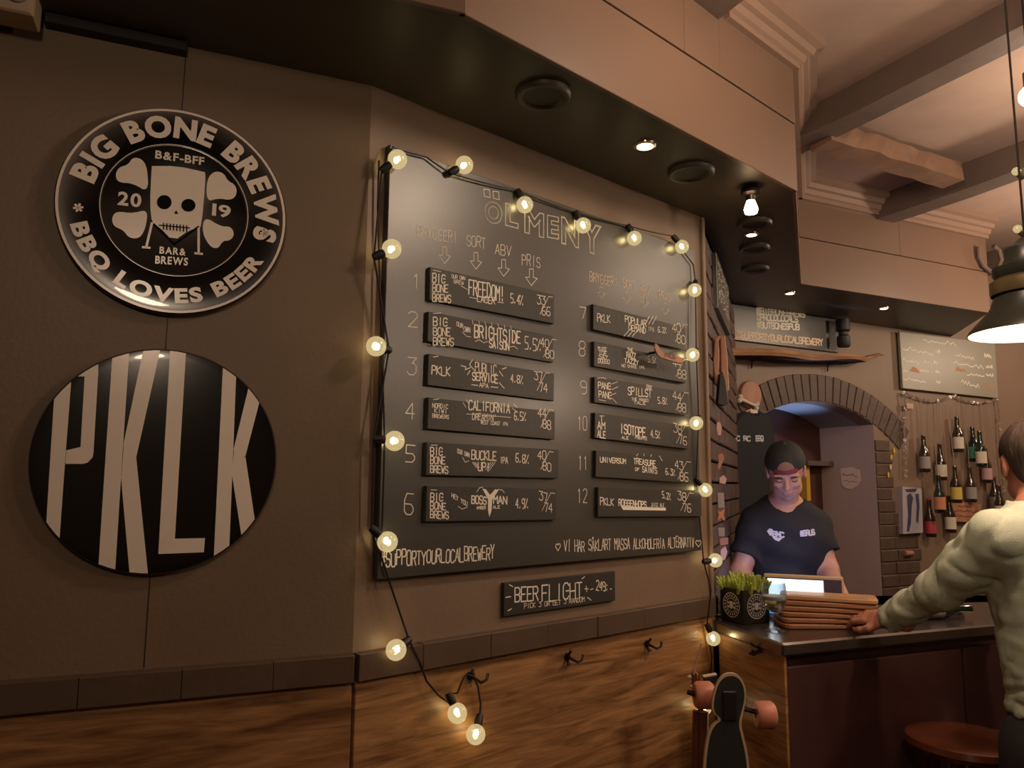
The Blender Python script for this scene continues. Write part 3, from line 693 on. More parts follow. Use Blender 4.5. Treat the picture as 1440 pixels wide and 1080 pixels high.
# ------------------------------------------------------------------ string lights
def bulb(t, F, px, py, sx, sy, off=-.047, r=.0232, k=1.0):
    """globe bulb at px,py with its socket towards sx,sy"""
    c = F.uv(px, py, off); s = F.uv(sx, sy, off); C = Vector((c[0], off, c[1])); Sg = Vector((s[0], off+.012, s[1])); d = (Sg-C).normalized()
    b = t.part('bulb', MB().ball(C, r, 16, 10), 'bulb_glass', smooth=True)
    t.part('filament', MB().ball(C + d*.004, .0062, 8, 6, (1,1,1.3)), 'filament', parent=b, smooth=True)
    s_ = t.part('socket', MB().tube([C+d*(r-.002), C+d*(r+.008), C+d*(r+.026)], [.0085,.0108,.0085], 10), 'cord_black', smooth=True)
    return C + d*(r+.024)
t = Thing('string_lights', 'string of warm globe bulbs draped round the menu board and down the wall', 'string lights', A, (uL, 0, zT))
top = [bulb(t, A, 559,224, 548,232), bulb(t, A, 653,232, 638,240), bulb(t, A, 738,288, 735,272), bulb(t, A, 820,317, 817,303), bulb(t, A, 892,335, 890,321), bulb(t, A, 959,347, 954,335)]
lf = [bulb(t, A, 551,350, 534,358), bulb(t, A, 529,487, 546,490), bulb(t, A, 555,620, 541,618), bulb(t, A, 545,762, 537,752), bulb(t, A, 557,914, 576,903)]
lo = [bulb(t, A, 643,1003, 640,988), bulb(t, A, 669,1033, 677,1018)]
rt = [bulb(t, A, 977,408, 982,397), bulb(t, A, 974,499, 983,492), bulb(t, A, 979,595, 986,588), bulb(t, A, 992,689, 989,680), bulb(t, A, 1006,788, 997,790)]
rl = [bulb(t, A, 1003,898, 1001,884), bulb(t, A, 990,995, 994,1008)]
def sagpts(P, sag=.012, n=6):
    out = []
    for i in range(len(P)-1):
        a, b = Vector(P[i]), Vector(P[i+1])
        for k in range(n):
            q = k/n; p = a.lerp(b, q); p.z -= sag*4*q*(1-q)*min(1, (b-a).length/.2); out.append(p)
    out.append(Vector(P[-1])); return out
def pt(F, x, y, off): c = F.uv(x, y, off); return Vector((c[0], off, c[1]))
m = MB(); m.tube(sagpts([top[0], pt(A,552,207,-.03), pt(A,600,221,-.03), top[1], top[2], top[3], top[4], top[5], pt(A, 975,372,-.03), rt[0], rt[1], rt[2], rt[3], rt[4]], .003), .0022, 6)
m.tube([rt[4], pt(A,1000,830,-.03), rl[0], pt(A,1001,925,-.03), pt(A,998,965,-.03), rl[1]], .0024, 6)
m.tube(sagpts([top[0]] + lf, .0), .0024, 6)
m.tube(sagpts([pt(A,533,226,-.012), pt(A,531,290,-.010), pt(A,541,620,-.03), pt(A,536,790,-.03)], 0), .0022, 6)
m.tube([lf[-1], pt(A,590,930,-.03), pt(A,600,958,-.03), pt(A,617,978,-.03), pt(A,636,992,-.035), lo[0], pt(A,643,975,-.035), pt(A,650,957,-.03), pt(A,656,948,-.03), pt(A,665,950,-.03), pt(A,672,965,-.03), pt(A,676,990,-.03), lo[1]], .0024, 6)
t.part('cord', m, 'cord_black', smooth=True, kind='stuff')
# ------------------------------------------------------------------ coat hooks on the wainscot
def hook(F, px, py, label, s=1.0, off=-.014):
    c = F.uv(px, py, off); x, z = c; t = Thing('coat_hook', label, 'hook', F, (x, off, z), 'coat hooks on the wainscot')
    t.part('back_plate', MB().lathe([(.011*s,-.001),(.011*s,-.004),(.006*s,-.006)], (x,off,z), 12, 'Y'), 'iron')
    t.part('hook_arm', MB().tube([(x,off-.003,z),(x,off-.02,z-.004),(x+.006*s,off-.036,z-.010*s),(x+.016*s,off-.042,z-.004*s),(x+.022*s,off-.040,z+.008*s)], [.004,.004,.004,.0035,.004], 8), 'iron', smooth=True)
    t.part('hook_arm', MB().tube([(x,off-.003,z+.004),(x-.008*s,off-.02,z+.014*s),(x-.010*s,off-.028,z+.022*s)], [.004,.0035,.0045], 8), 'iron', smooth=True)
    t.part('hook_arm', MB().tube([(x,off-.003,z-.004),(x-.012*s,off-.018,z-.018*s),(x-.02*s,off-.03,z-.012*s)], [.004,.0035,.0045], 8), 'iron', smooth=True)
hook(A, 661,950, 'dark iron coat hook holding up the light cord', 1.1); hook(A, 797,923, 'dark iron coat hook under the beer flight plank'); hook(A, 909,905, 'dark iron coat hook nearest the bar counter')
# ------------------------------------------------------------------ soffit fittings
def vent(px, py, r, label):
    c = atz(px, py, ZS-.02); x, y = c.x, c.y
    t = Thing('ceiling_speaker', label, 'speaker', G, (x, y, ZS), 'round speakers in the soffit')
    t.part('rim', MB().lathe([(r*.70,-.006),(r*.80,-.014),(r*.93,-.015),(r,-.010),(r*1.02,-.0005)], (x,y,ZS), 32), 'soffit_black', smooth=True)
    t.part('grille', MB().lathe([(0,-.0075),(r*.72,-.0075)], (x,y,ZS), 32, caps=False), 'edge_black')
vent(764,142,.068,'round dark ceiling speaker nearest the camera above the menu board'); vent(972,249,.070,'round dark ceiling speaker above the right end of the menu board')
vent(1061,320,.062,'round dark ceiling speaker right behind the bare spotlight bulb'); vent(1061,354,.06,'round dark ceiling speaker second nearest the back chalkboard'); vent(1062,383,.06,'round dark ceiling speaker nearest the back chalkboard')
def down(px, py, label, r=.032, tilt=.5):
    c = atz(px, py, ZS-.01); x, y = c.x, c.y
    t = Thing('downlight', label, 'downlight', G, (x, y, ZS), 'small recessed spotlights')
    t.part('bezel', MB().lathe([(r*.72,-.001),(r*.75,-.007),(r,-.005),(r*1.03,-.0005)], (x,y,ZS), 24), 'chrome', smooth=True)
    t.part('bulb', MB().lathe([(0,-.009),(r*.5,-.0085),(r*.7,-.004)], (x,y,ZS), 20, caps=False), 'lamp_glow', smooth=True)
down(907,208,'chrome rimmed spotlight over the menu board'); down(1057,332,'lit spotlight between the ceiling speakers',.026); down(1111,414,'small lit spotlight over the back chalkboard',.028); down(1243,435,'small lit spotlight right of the wooden shelf',.028)
c = atz(1055,262,ZS)
t = Thing('spot_bulb', 'bare bright spotlight bulb hanging under the soffit corner', 'lamp', G, (c.x, c.y, ZS))
t.part('holder', MB().lathe([(.022,0),(.03,-.01),(.032,-.026),(.016,-.032),(.014,-.048)], (c.x,c.y,ZS-.0005), 20), 'iron', smooth=True)
t.part('bulb', MB().lathe([(.012,-.046),(.018,-.062),(.0225,-.078),(.019,-.090),(0,-.095)], (c.x,c.y,ZS), 20), 'lamp_glow', smooth=True)
# top left box and cable strip
c = B.uv(30,25,-.12)
t = Thing('exit_lamp', 'pale beige boxed fitting cut off at the top left corner', 'fitting', B, (c[0]-.03, -.12, ZS))
x = B.uv(46,30,-.10)[0]; t.part('case', MB().cbox(x-.10, x, -.10, -.03, ZS-.055, ZS-.0005, .006), 'beige_plastic', bevel=.003)
t.part('lens', MB().lathe([(.018,-.100),(.018,-.108),(0,-.110)], (x-.03, 0, ZS-.022), 20, 'Y'), 'grey_plastic', smooth=True)
a = B.uv(60,36,-.03); b = B.uv(262,80,-.03)
solo('cable_strip', MB().box(a[0], b[0], -.028, -.001, ZS-.026, ZS-.002), 'edge_black', 'thin black cable strip running under the soffit at the upper left', 'cable strip', B, (a[0],-.02,ZS-.03), bevel=.002)
# ------------------------------------------------------------------ far wall with arched passage
uA = D.uv(1066, 600)[0]; uB_ = D.uv(1228, 600)[0]; zsp = D.uv(1228, 597)[1]; zap = D.uv(1148, 565)[1]
um = (uA+uB_)/2; hw = (uB_-uA)/2; sg = zap-zsp; RA = (hw*hw+sg*sg)/(2*sg); zc = zap-RA; a_ = math.asin(hw/RA)
arc = [(um+RA*math.sin(q), zc+RA*math.cos(q)) for q in [a_-2*a_*k/24 for k in range(25)]]   # right to left
m = MB(); Lw = 4.2
m.prism([(-.02,0),(uA,0)] + arc[::-1] + [(uB_,0),(Lw,0),(Lw,ZC),(-.02,ZC)], 0, .10)
struct('wall_back', m, 'wall_paint', F=D)
dep = .385
m = MB(); path = [(uB_,0)] + arc + [(uA,0)]; n = len(path)
m.add([(p[0], .099, p[1]) for p in path] + [(p[0], dep, p[1]) for p in path], [(k, k+1, k+1+n, k+n) for k in range(1, n-2)])
struct('trim_14', m, 'vault_paint', F=D, smooth=True)
struct('wall_passage_right', MB().box(uB_, uB_+.05, .0995, dep+.02, 0, zsp+.002), 'grey_wall', F=D)
struct('wall_passage_left', MB().box(uA-.05, uA, .0995, dep+.02, 0, zsp+.002), 'grey_wall', F=D)
struct('wall_passage_end', MB().box(uA-.05, uB_+.05, dep, dep+.04, 0, zap+.05), 'red_wall', F=D)
r = Thing('arch', F=D, org=(um, 0, zsp), kind='structure'); r.o.name = 'trim_15'
r.part('jamb_face', MB().box(uB_-.001, uB_+.0, .001, .0995, 0, zsp), 'grey_wall')
nb = 26; th0 = a_+.26
for k in range(nb):
    q0 = -th0+2*th0*(k+.07)/nb; q1 = -th0+2*th0*(k+.93)/nb; R1 = RA+.004; R2 = RA+.155+random.uniform(-.003,.003); y = -.007+random.uniform(-.002,.002)
    P = [(um+R1*math.sin(q0), zc+R1*math.cos(q0)), (um+R2*math.sin(q0), zc+R2*math.cos(q0)), (um+R2*math.sin(q1), zc+R2*math.cos(q1)), (um+R1*math.sin(q1), zc+R1*math.cos(q1))]
    if abs((q0+q1)/2) > a_: # clipped to the springing blocks
        pass
    r.part('brick', MB().prism(P, y, 0), 'brick_paint', bevel=.002)
r2_ = Thing('brick_quoin', F=D, org=(uB_, 0, .9), kind='structure'); r2_.o.name = 'trim_16'
zq = .9; k = 0
while zq < zsp-.10:
    L = .145 if k % 2 else .125
    r2_.part('brick', MB().cbox(uB_+.002, uB_+L, -.008+random.uniform(-.002,.002), 0, zq+.004, zq+.0665, .003), 'brick_paint')
    if k*.07 < .45: r2_.part('brick', MB().cbox(uB_+L+.006, uB_+L+.21, -.008+random.uniform(-.002,.002), 0, zq+.004, zq+.0665, .003), 'brick_paint')
    zq += .0705; k += 1
lamp('passage_blue_fill', D.w((uA+.10, .22, 1.15)), 45, .03, (.38,.55,1.0), 50, D.w((uA+.30, .27, zap)))  # added blue spot that tints the vault, hidden behind the t-shirt
t = Thing('passage_shelf', 'dark wall shelf with a yellow folder deep in the arched passage', 'shelf', D, (um+.05, dep, 1.66))
x0 = D.uv(1118,640,dep)[0]; x1 = D.uv(1153,640,dep)[0]; z0 = D.uv(1135,652,dep)[1]
t.part('shelf_board', MB().box(x0, min(x1, uB_-.005), dep-.10, dep-.001, z0-.015, z0+.015), 'beam_paint', bevel=.002)
p = D.uv(1131,690,dep-.02); t.part('folder', MB().box(p[0]-.01, p[0]+.02, dep-.05, dep-.001, p[1]-.06, z0-.016), 'yellow', label='yellow folder')
TR = Frame((D.w((uB_,0,0)).x, D.w((uB_,0,0)).y), -27.0)
P = [TR.uv(*q, .004) for q in ((1182,659),(1196,657),(1208,661),(1210,676),(1206,683),(1198,688),(1190,687),(1184,682))]
t = Thing('door_plaque', 'pale pink shield shaped plaque on the grey side of the arched passage', 'plaque', TR, (P[0][0], 0, P[4][1]))
t.part('panel', MB().prism(P, .0005, .006), 'plaque_pale')
m = MB(); scribble(m, TR, (1185,669), (1206,671), 5, .007, 10, .003, .004); scribble(m, TR, (1186,677), (1206,679), 3, .007, 10, .002, .004); t.part('lettering', m, 'red_wall', kind='stuff')
# ------------------------------------------------------------------ short brick wall
r = Thing('brickwork', F=Fr, org=(0, 0, 0), kind='structure'); r.o.name = 'trim_17'
base = None; nz = 0; z = 1.03
while z < ZS-.08:
    x = (-.11 if nz % 2 else 0) + .012
    while x < LF-.03:
        x0 = max(x, .012); x1 = min(x+.215, LF-.004)
        if x1-x0 > .03:
            full = x1-x0 > .2
            if full and base is not None: o = copy_piece(base, r.o, (x0-bx, random.uniform(-.003,.003), z-bz))
            else:
                o = r.part('brick', MB().cbox(x0, x1, -.010, .02, z+.004, z+.071, .004), 'brick_paint')
                if full: base = o; bx = x0; bz = z
        x += .225
    z += .075; nz += 1
# items on the short wall
zt0 = Fr.uv(1003,367,-.012)[1]; b0 = max(.0, Fr.uv(1001,362,-.012)[0]); b1 = Fr.uv(1021,440,-.012)[0]; zb0 = Fr.uv(1021,470,-.012)[1]; zt1 = Fr.uv(1021,402,-.012)[1]
t = Thing('side_chalkboard', 'chalkboard seen edge-on high beside the menu board', 'chalkboard', Fr, (b0+.02, 0, zb0))
t.part('panel', MB().cbox(b0+.02, b1, -.028, -.0105, zb0, (zt0+zt1)/2, .002), 'chalkboard')
m = MB(); 
for k in range(9):
    zz = zb0+.04+k*((zt0+zt1)/2-zb0-.06)/9
    ribbon(m, [(b0+.06+(b1-b0-.1)*i/16, zz+random.uniform(0,.03)) for i in range(17)], .004, -.0286)
t.part('chalk_scribbles', m, 'chalk_faint', kind='stuff')
_u = Fr.uv(1005, 520, -.012); YO = Fr.w((_u[0], -.012, 0)).y - 2.97
def P3(x, y, Y): return aty(x, y, Y)
t = Thing('wooden_carving', 'pale carved wooden boards bound together hanging on the brick corner', 'carving', G, tuple(P3(1012,560,2.95+YO)))
def blade(pts, Y, th, matn, nm='board', lab=None):
    P = [P3(x, y, Y) for x, y in pts]; t.part(nm, MB().prism([(q.x, q.z) for q in P], Y, Y+th), matn, bevel=.003, label=lab)
blade([(1001,486),(1004,475),(1013,471),(1014,476),(1006,486)], 2.93+YO, .03, 'wood_pink')
blade([(1005,478),(1010,474),(1012,500),(1010,533),(1006,540),(1003,510)], 2.91+YO, .025, 'wood_pink')
blade([(1013,473),(1020,472),(1023,500),(1026,548),(1022,553),(1018,530),(1014,522)], 2.93+YO, .02, 'wood_pink')
blade([(1012,526),(1017,524),(1021,535),(1025,566),(1018,571),(1009,568)], 2.89+YO, .03, 'cord_black', 'handle', 'black tapered handle')
t2 = Thing('black_case', 'narrow black case hanging below the pale carved boards', 'case', G, tuple(P3(998,550,2.85)))
p = P3(993,487,2.80); q = P3(1002,549,2.80); t2.part('case_body', MB().box(p.x, q.x, 2.80, 2.84, q.z, p.z), 'cord_black', bevel=.004)
for nm, pts, mt, lb in (('opener', [(1008,594),(1012,593),(1015,600),(1014,612),(1010,612),(1008,603)], 'sticker_pink', 'white and red curled sticker, topmost on the brick corner'),
    ('sticker', [(1010,640),(1016,637),(1019,644),(1015,653),(1012,661),(1009,657),(1011,648)], 'wood_pink', 'hook shaped pink sticker on the brick corner'),
    ('sticker', [(1012,672),(1018,668),(1022,673),(1020,681),(1012,679)], 'sticker_pink', 'small pink square sticker under the hook shaped one'),
    ('sticker', [(1009,693),(1018,693),(1019,714),(1010,714)], 'label_grey', 'pale grey strip sticker on the brick corner'),
    ('sticker', [(1009,716),(1013,720),(1019,715),(1018,724),(1020,733),(1014,728),(1009,733),(1011,724)], 'label_orange', 'orange star shaped sticker on the brick corner'),
    ('sticker', [(1010,742),(1019,742),(1019,754),(1011,754)], 'label_grey', 'grey square sticker under the orange star'),
    ('sticker', [(1012,757),(1024,756),(1024,765),(1013,767)], 'wood_pink', 'small brown flag shaped sticker low on the brick corner'),
    ('sticker', [(1013,774),(1020,768),(1023,776),(1019,788),(1014,786)], 'sticker_pink', 'lowest pink sticker on the brick corner')):
    _u = Fr.uv(min(p[0] for p in pts), sum(p[1] for p in pts)/len(pts), -.014); Y = Fr.w((_u[0], -.014, _u[1])).y - .002; c0 = P3(*pts[0], Y); P = [P3(x, y, Y) for x, y in pts]
    # mounted as small plates standing out from the wall
    solo('wall_sticker', MB().prism([(q.x, q.z) for q in P], Y, Y+.004), mt, lb, 'sticker', G, (c0.x, Y, c0.z))
# back chalkboard
x0 = D.uv(1024,460,-.03)[0]+.01; x1 = D.uv(1180,460,-.03)[0]; zb = D.uv(1150,492,-.02)[1]
t = Thing('back_chalkboard', 'chalkboard with hashtag line high on the far wall above the wooden shelf', 'chalkboard', D, (x0, 0, zb))
t.part('panel', MB().cbox(x0, x1, -.02, -.001, zb, ZS-.004, .002), 'chalkboard')
m = MB()
for s, a, b, h in (('@BIGBONEBREWS',(1064,441),(1132,446),8),('#PROUDLOCALS',(1064,450),(1122,453),8),('#BUTBONESPUB',(1064,461),(1124,464),8)): handtext(m, D, s, a, b, h, -.021, .008, .03, -.02, .15)
t.part('lettering', m, 'chalk', kind='stuff')
m = MB(); handtext(m, D, '#SUPPORTYOURLOCALBREWERY', (1036,475), (1157,486), 9, -.021, .008, .03, -.02, .15); t.part('lettering', m, 'chalk_orange', kind='stuff')
# driftwood shelf
a = D.uv(1030,497,-.15); b = D.uv(1228,507,-.15); e = D.uv(1252,499,-.12)
t = Thing('driftwood_shelf', 'live edge wooden plank shelf above the arched passage', 'shelf', D, (a[0], -.07, a[1]))
n = 22; V = []
for k in range(n+1):
    s = k/n; x = a[0]+(b[0]-a[0])*s; z = a[1]+(b[1]-a[1])*s + .006*math.sin(s*9); y = -.15+.02*math.sin(s*13)+.03*abs(2*s-1)**4; hh = .034-.012*s
    V += [(x, -.001, z), (x, y+.01, z-.004), (x, y, z+.012), (x, y+.006, z+hh), (x, -.001, z+hh)]
V += [(e[0]-.05, -.05, e[1]-.004+.0), (e[0]-.05, -.09, e[1]-.004), (e[0]-.05, -.095, e[1]+.004), (e[0]-.05,-.088,e[1]+.012), (e[0]-.05,-.05,e[1]+.012)]
V += [(e[0]+.02, -.060, e[1]+.006), (e[0]+.02, -.064, e[1]+.006), (e[0]+.02, -.066, e[1]+.009), (e[0]+.02,-.064,e[1]+.012), (e[0]+.02,-.060,e[1]+.012)]
nn = n+3; Fc = [(k*5+q, k*5+(q+1) % 5, (k+1)*5+(q+1) % 5, (k+1)*5+q) for k in range(nn-1) for q in range(5)] + [(4,3,2,1,0), tuple((nn-1)*5+q for q in range(5))]
fb = [f for f in Fc if len(f) == 4 and set(q % 5 for q in f) in ({0,1},{4,0})]
pl = t.part('plank', MB().add(V, Fc), 'plank_wood', smooth=False)
pl.data.materials.append(M('bark'))
for f_, src in zip(pl.data.polygons, Fc):
    if len(src) == 4 and set(q % 5 for q in src) == {0, 1}: f_.material_index = 1
for s in (.25, .8):
    x = a[0]+(b[0]-a[0])*s; z = a[1]+(b[1]-a[1])*s; t.part('bracket', MB().tube([(x,-.012,z-.05),(x,-.02,z-.01),(x,-.08,z-.004)], .005, 6), 'iron')
p = D.uv(1187,491,-.08)
t = Thing('spotlight_can', 'small black spotlight can standing on the wooden shelf', 'spotlight', D, (p[0], -.08, p[1]))
t.part('can', MB().lathe([(.030,.0),(.036,.01),(.036,.06),(.026,.068),(.026,.085),(.038,.095),(.038,.158),(0,.16)], (p[0],-.08,p[1]+.012), 20), 'cord_black', smooth=True)
# disc with bone
c = D.uv(1056,555,-.012)
t = Thing('wood_disc', 'round slice of orange wood with a pale bone fixed across it', 'wall ornament', D, (c[0], 0, c[1]))
t.part('disc', MB().lathe([(.072,-.001),(.075,-.010),(.070,-.018),(0,-.018)], (c[0],0,c[1]), 28, 'Y'), 'wood_pink', smooth=True)
a = pt(D,1041,561,-.035); b = pt(D,1063,571,-.035); dd = (b-a).normalized(); up = Vector((-dd.z,0,dd.x))
m = MB(); m.tube([a, a+dd*.02, (a+b)/2, b-dd*.02, b], [.013,.009,.008,.009,.013], 10)
for e_, sg_ in ((a,-1),(b,1)):
    for q in (-1,1): m.ball(e_+up*q*.011+dd*sg_*.004, .014, 10, 7)
t.part('bone', m, 'bone', smooth=True, kind=None)
# hanging t-shirt
def pts(F, L, off): return [F.uv(x, y, off) for x, y in L]
sh = [(1049,577),(1053,582),(1062,583),(1067,578),(1078,583),(1085,596),(1090,625),(1083,630),(1082,640),(1083,700),(1084,800),(1034,805),(1033,700),(1032,636),(1026,634),(1029,600),(1036,585)]
Q = pts(D, sh, -.06); c = D.uv(1058,640,-.06)
t = Thing('hanging_tshirt', 'black printed t-shirt hung on the far wall left of the arch', 't-shirt', D, (c[0], -.04, c[1]))
m = MB(); m.prism(Q, -.075, -.035); o = t.part('shirt_body', m, 'tee_black', bevel=.012)
m = MB()
for x0_, x1_ in ((1031,1040),(1046,1055),(1063,1073)): 
    g = D.uv(x0_,621,-.075); h_ = D.uv(x1_,621,-.075)
    handtext(m, D, 'BBQ' if x0_ > 1050 else 'RC', (x0_,620), (x1_,620), 7, -.0762, .006, .1, -.075, .1)
t.part('print', m, 'print_white', kind='stuff')
p = D.uv(1059,579,-.07); t.part('hanger', MB().tube([(p[0]-.10,-.055,p[1]-.03),(p[0],-.055,p[1]+.012),(p[0]+.10,-.055,p[1]-.03)], .006, 6), 'bone')
t.part('neck_label', MB().box(p[0]-.024, p[0]+.024, -.078, -.075, p[1]-.008, p[1]+.010), 'bone')
# second chalkboard
cs_ = [D.uv(*q, -.03) for q in ((1265,466),(1399,483),(1404,560),(1270,546))]
t = Thing('green_chalkboard', 'washed out grey green chalkboard above the hanging bottles', 'chalkboard', D, (cs_[0][0], 0, cs_[3][1]))
m = MB().prism(cs_[::-1], -.03, -.012); t.part('panel', m, 'green_board', bevel=.002)
m = MB(); mo = MB()
for a, b, h in (((1298,481),(1344,487),8),((1269,493),(1312,500),7),((1316,496),(1322,497),6),((1269,508),(1292,512),5),((1300,510),(1306,511),5),((1312,511),(1318,512),5),((1270,522),(1276,523),4),((1293,523),(1306,524),4),((1315,524),(1321,525),4),((1270,534),(1302,539),5),((1316,538),(1322,540),5),((1344,502),(1370,507),6),((1384,503),(1394,505),7),((1341,513),(1383,520),7),((1387,518),(1396,520),7),((1360,528),(1384,530),4),((1387,529),(1397,530),6),((1352,539),(1377,547),7)): scribble(m, D, a, b, h, -.0306, 12, .006, -.03)
for a, b, h in (((1280,523),(1292,524),7),((1345,522),(1358,523),6),((1387,547),(1401,549),9)): scribble(mo, D, a, b, h, -.0307, 10, .008, -.03)
t.part('lettering', m, 'chalk', kind='stuff'); t.part('lettering', mo, 'label_orange', kind='stuff')
# tinsel garland
def tinsel(pp, r=.010, dens=9):
    m = MB(); 
    for i in range(len(pp)-1):
        a, b = Vector(pp[i]), Vector(pp[i+1]); n = max(2, int((b-a).length/.011))
        for k in range(n):
            c = a.lerp(b, k/n); d = Vector([random.uniform(-1,1) for _ in range(3)]).normalized()*r; e = Vector([random.uniform(-1,1) for _ in range(3)]).normalized()*r*.5
            m.add([c-d-e, c+d-e, c+d+e, c-d+e], [(0,1,2,3)]); m.add([c-e*2, c+d*.4, c+e*2.2, c-d*.4], [(0,1,2,3)])
    return m
L = [(1271,552),(1273,575),(1271,600),(1273,640),(1274,672)]; T_ = [(1271,552),(1290,560),(1310,565),(1326,563),(1341,556),(1358,564),(1376,567),(1392,565),(1403,562)]; R_ = [(1403,562),(1406,585),(1407,620),(1410,660),(1413,700)]
t = Thing('tinsel_garland', 'silver tinsel garland framing the hanging bottles', 'garland', D, (D.uv(1271,552,-.02)[0], 0, D.uv(1271,552,-.02)[1]), kind='stuff')
t.part('tinsel', tinsel([pt(D,*q,-.02) for q in L[::-1]+T_+R_]), 'tinsel', kind='stuff')
t.part('wire', MB().tube([pt(D,*q,-.02) for q in L[::-1]+T_[1:]+R_[1:]], .003, 5), 'string_pale')
# hanging bottles
spec = [(1298,612,'bottle_brown','label_grey','dark bottle with grey label, leftmost of the hanging bottles'),(1321,624,'bottle_brown','label_cream','dark bottle with cream label hanging second from the left'),
 (1345,586,'bottle_brown','label_cream','highest hanging bottle with a large cream label'),(1367,600,'bottle_green','label_green','green bottle with a bright green label'),(1377,606,'bottle_green','label_cream','teal green bottle half behind the bright green one'),
 (1385,630,'bottle_brown','label_pink','dark bottle with pinkish grey label near the right tinsel'),(1342,655,'bottle_brown','label_yellow','dark bottle with yellow and black label'),(1363,656,'bottle_brown','label_grey','dark bottle with pale grey label in the middle of the bottles'),
 (1319,668,'bottle_green','label_orange','olive bottle with an orange oval label'),(1306,702,'bottle_brown','label_red','lowest hanging bottle with a red label'),(1334,697,'bottle_brown','label_cream','dark bottle with cream round label beside the pink sign'),
 (1397,670,'bottle_brown','label_grey','dark bottle with pale label near the shirted shoulder'),(1404,682,'bottle_brown','label_cream','rightmost hanging bottle with a small cream label')]
for i, (x, y, bm_, lm, lb) in enumerate(spec):
    off = [-.04,-.04,-.04,-.04,-.115,-.04,-.105,-.04,-.115,-.04,-.04,-.04,-.12][i]
    p = D.uv(x, y, off); cx, zt_ = p; o = (cx, off, zt_)
    t = Thing('beer_bottle', lb, 'bottle', D, o, 'bottles hung on strings')
    t.part('glass', MB().lathe([(.012,0),(.0135,-.004),(.0128,-.012),(.0135,-.05),(.020,-.085),(.029,-.105),(.0305,-.12),(.0305,-.215),(.026,-.222),(0,-.220)][::-1], o, 18), bm_, smooth=True)
    t.part('label', MB().lathe([(.0312,-.200),(.0312,-.128)], o, 18, caps=False), lm, smooth=True)
    if i == 9: t.part('cap', MB().lathe([(.016,-.006),(.016,.004),(0,.005)], o, 12), 'label_red', smooth=True)
    t.part('string', MB().tube([(cx, off, zt_+.001), (cx+.01*math.sin(i*2), off*.85, D.uv(x, 566, -.03)[1])], .0018, 5), 'string_pale')
# poster, pink sign, small things
def panel(nm, L, label, cat, matn, off=-.006, F=D, th=None):
    Q = pts(F, L, off); t = Thing(nm, label, cat, F, (Q[0][0], 0, Q[-1][1])); t.part('panel', MB().prism(Q[::-1], off, -.0005), matn); return t
t = panel('art_print', [(1269,684),(1296,687),(1298,749),(1270,751)], 'tall narrow print of two dark figures under the left tinsel', 'picture', 'print_paper', -.035)
m = MB()
for L in ([(1275,697),(1280,693),(1284,700),(1282,712),(1281,735),(1278,748),(1275,747),(1277,725)],[(1287,695),(1292,694),(1293,712),(1291,737),(1288,733),(1289,712)],[(1272,688),(1290,687),(1287,692),(1275,692)]): m.flat(pts(D, L, -.035), -.0356)
t.part('figures', m, 'print_dark', kind='stuff')
t = panel('pink_sign', [(1337,704),(1379,709),(1379,735),(1337,733)], 'small terracotta sign with dark lettering behind the lowest bottles', 'sign', 'wood_pink', -.03)
m = MB(); scribble(m, D, (1347,713), (1366,714), 4, -.0306, 12, .004, -.03)
for y in (720,727): scribble(m, D, (1341,y), (1375,y+1), 4, -.0306, 16, .004, -.03)
t.part('lettering', m, 'red_wall', kind='stuff')
for k, (x, y, l) in enumerate(((1257,634,'topmost'),(1253,643,'second from the top'),(1252,657,'third from the top, paler'),(1249,668,'lowest'))):
    p = D.uv(x, y, -.01); solo('yellow_leaf', MB().prism([(p[0]-.006,p[1]-.008),(p[0]+.002,p[1]-.018),(p[0]+.011,p[1]+.002),(p[0]+.006,p[1]+.018),(p[0]-.005,p[1]+.012)], -.012, -.009), 'yellow' if k != 2 else 'cream', 'tiny yellow leaf shape on the painted bricks, '+l, 'ornament', D, (p[0],-.010,p[1]), 'yellow leaves on the bricks')
p = D.uv(1278,778,-.02); solo('wooden_peg', MB().lathe([(.012,-.036),(.017,-.03),(.015,.03),(.010,.038)], (p[0],-.02,p[1]), 14, 'X'), 'wood_pink', 'short pale wooden peg low on the bricks under the print', 'peg', D, (p[0],-.02,p[1]), smooth=True)
p = D.uv(1279,571,-.03); solo('paper_tag', MB().cbox(p[0]-.03, p[0]+.03, -.034, -.03, p[1]-.016, p[1]+.016, .001), 'sticker_pink', 'little pink paper tag clipped to the upper left tinsel', 'tag', D, (p[0],-.03,p[1]))
# ------------------------------------------------------------------ bar
k0 = atz(1003,873,1.10); k1 = atz(1100,905,1.10); k2 = atz(1375,880,1.10); dk = (k2-k1).normalized(); bk = Vector((-dk.y, dk.x, 0))
kE = k1 + dk*3.0; kb1 = kE + bk*.58; kb0 = k1 + bk*.62 - dk*.02
k0 = Vector((k0.x, k0.y, 0)); kk0 = Fr.w((.55,-.02,0))
KF_ = Frame((k1.x, k1.y), head(k1, k2)); KS = Frame((k0.x, k0.y), head(k0, k1)); LS = (Vector((k1.x,k1.y,0))-k0).length
t = Thing('bar_counter', 'dark wooden bar counter with a worn metal top', 'bar counter', KF_, (0,0,0))
def loc2(p): l = KF_.loc((p.x, p.y, 0)); return (l[0], l[1])
top_ = [loc2(q) for q in (k1, kE, kb1, kb0, kk0, k0+Vector((.006,0,0)))]
t.part('countertop', MB().slab(top_, 1.062, 1.10), 'counter_metal', bevel=.006)
cx_, cy_ = sum(p[0] for p in top_)/6, sum(p[1] for p in top_)/6
q0 = loc2(k0+Vector((.012,.0,0))+ (k1-k0).normalized()*.02*0); ins = [(.022, .035), (2.98, .035), (2.98, .52), (.05, .56), loc2(kk0), (q0[0]+.03, q0[1])]
t.part('carcass', MB().slab(ins, 0, 1.0615), 'bar_red')
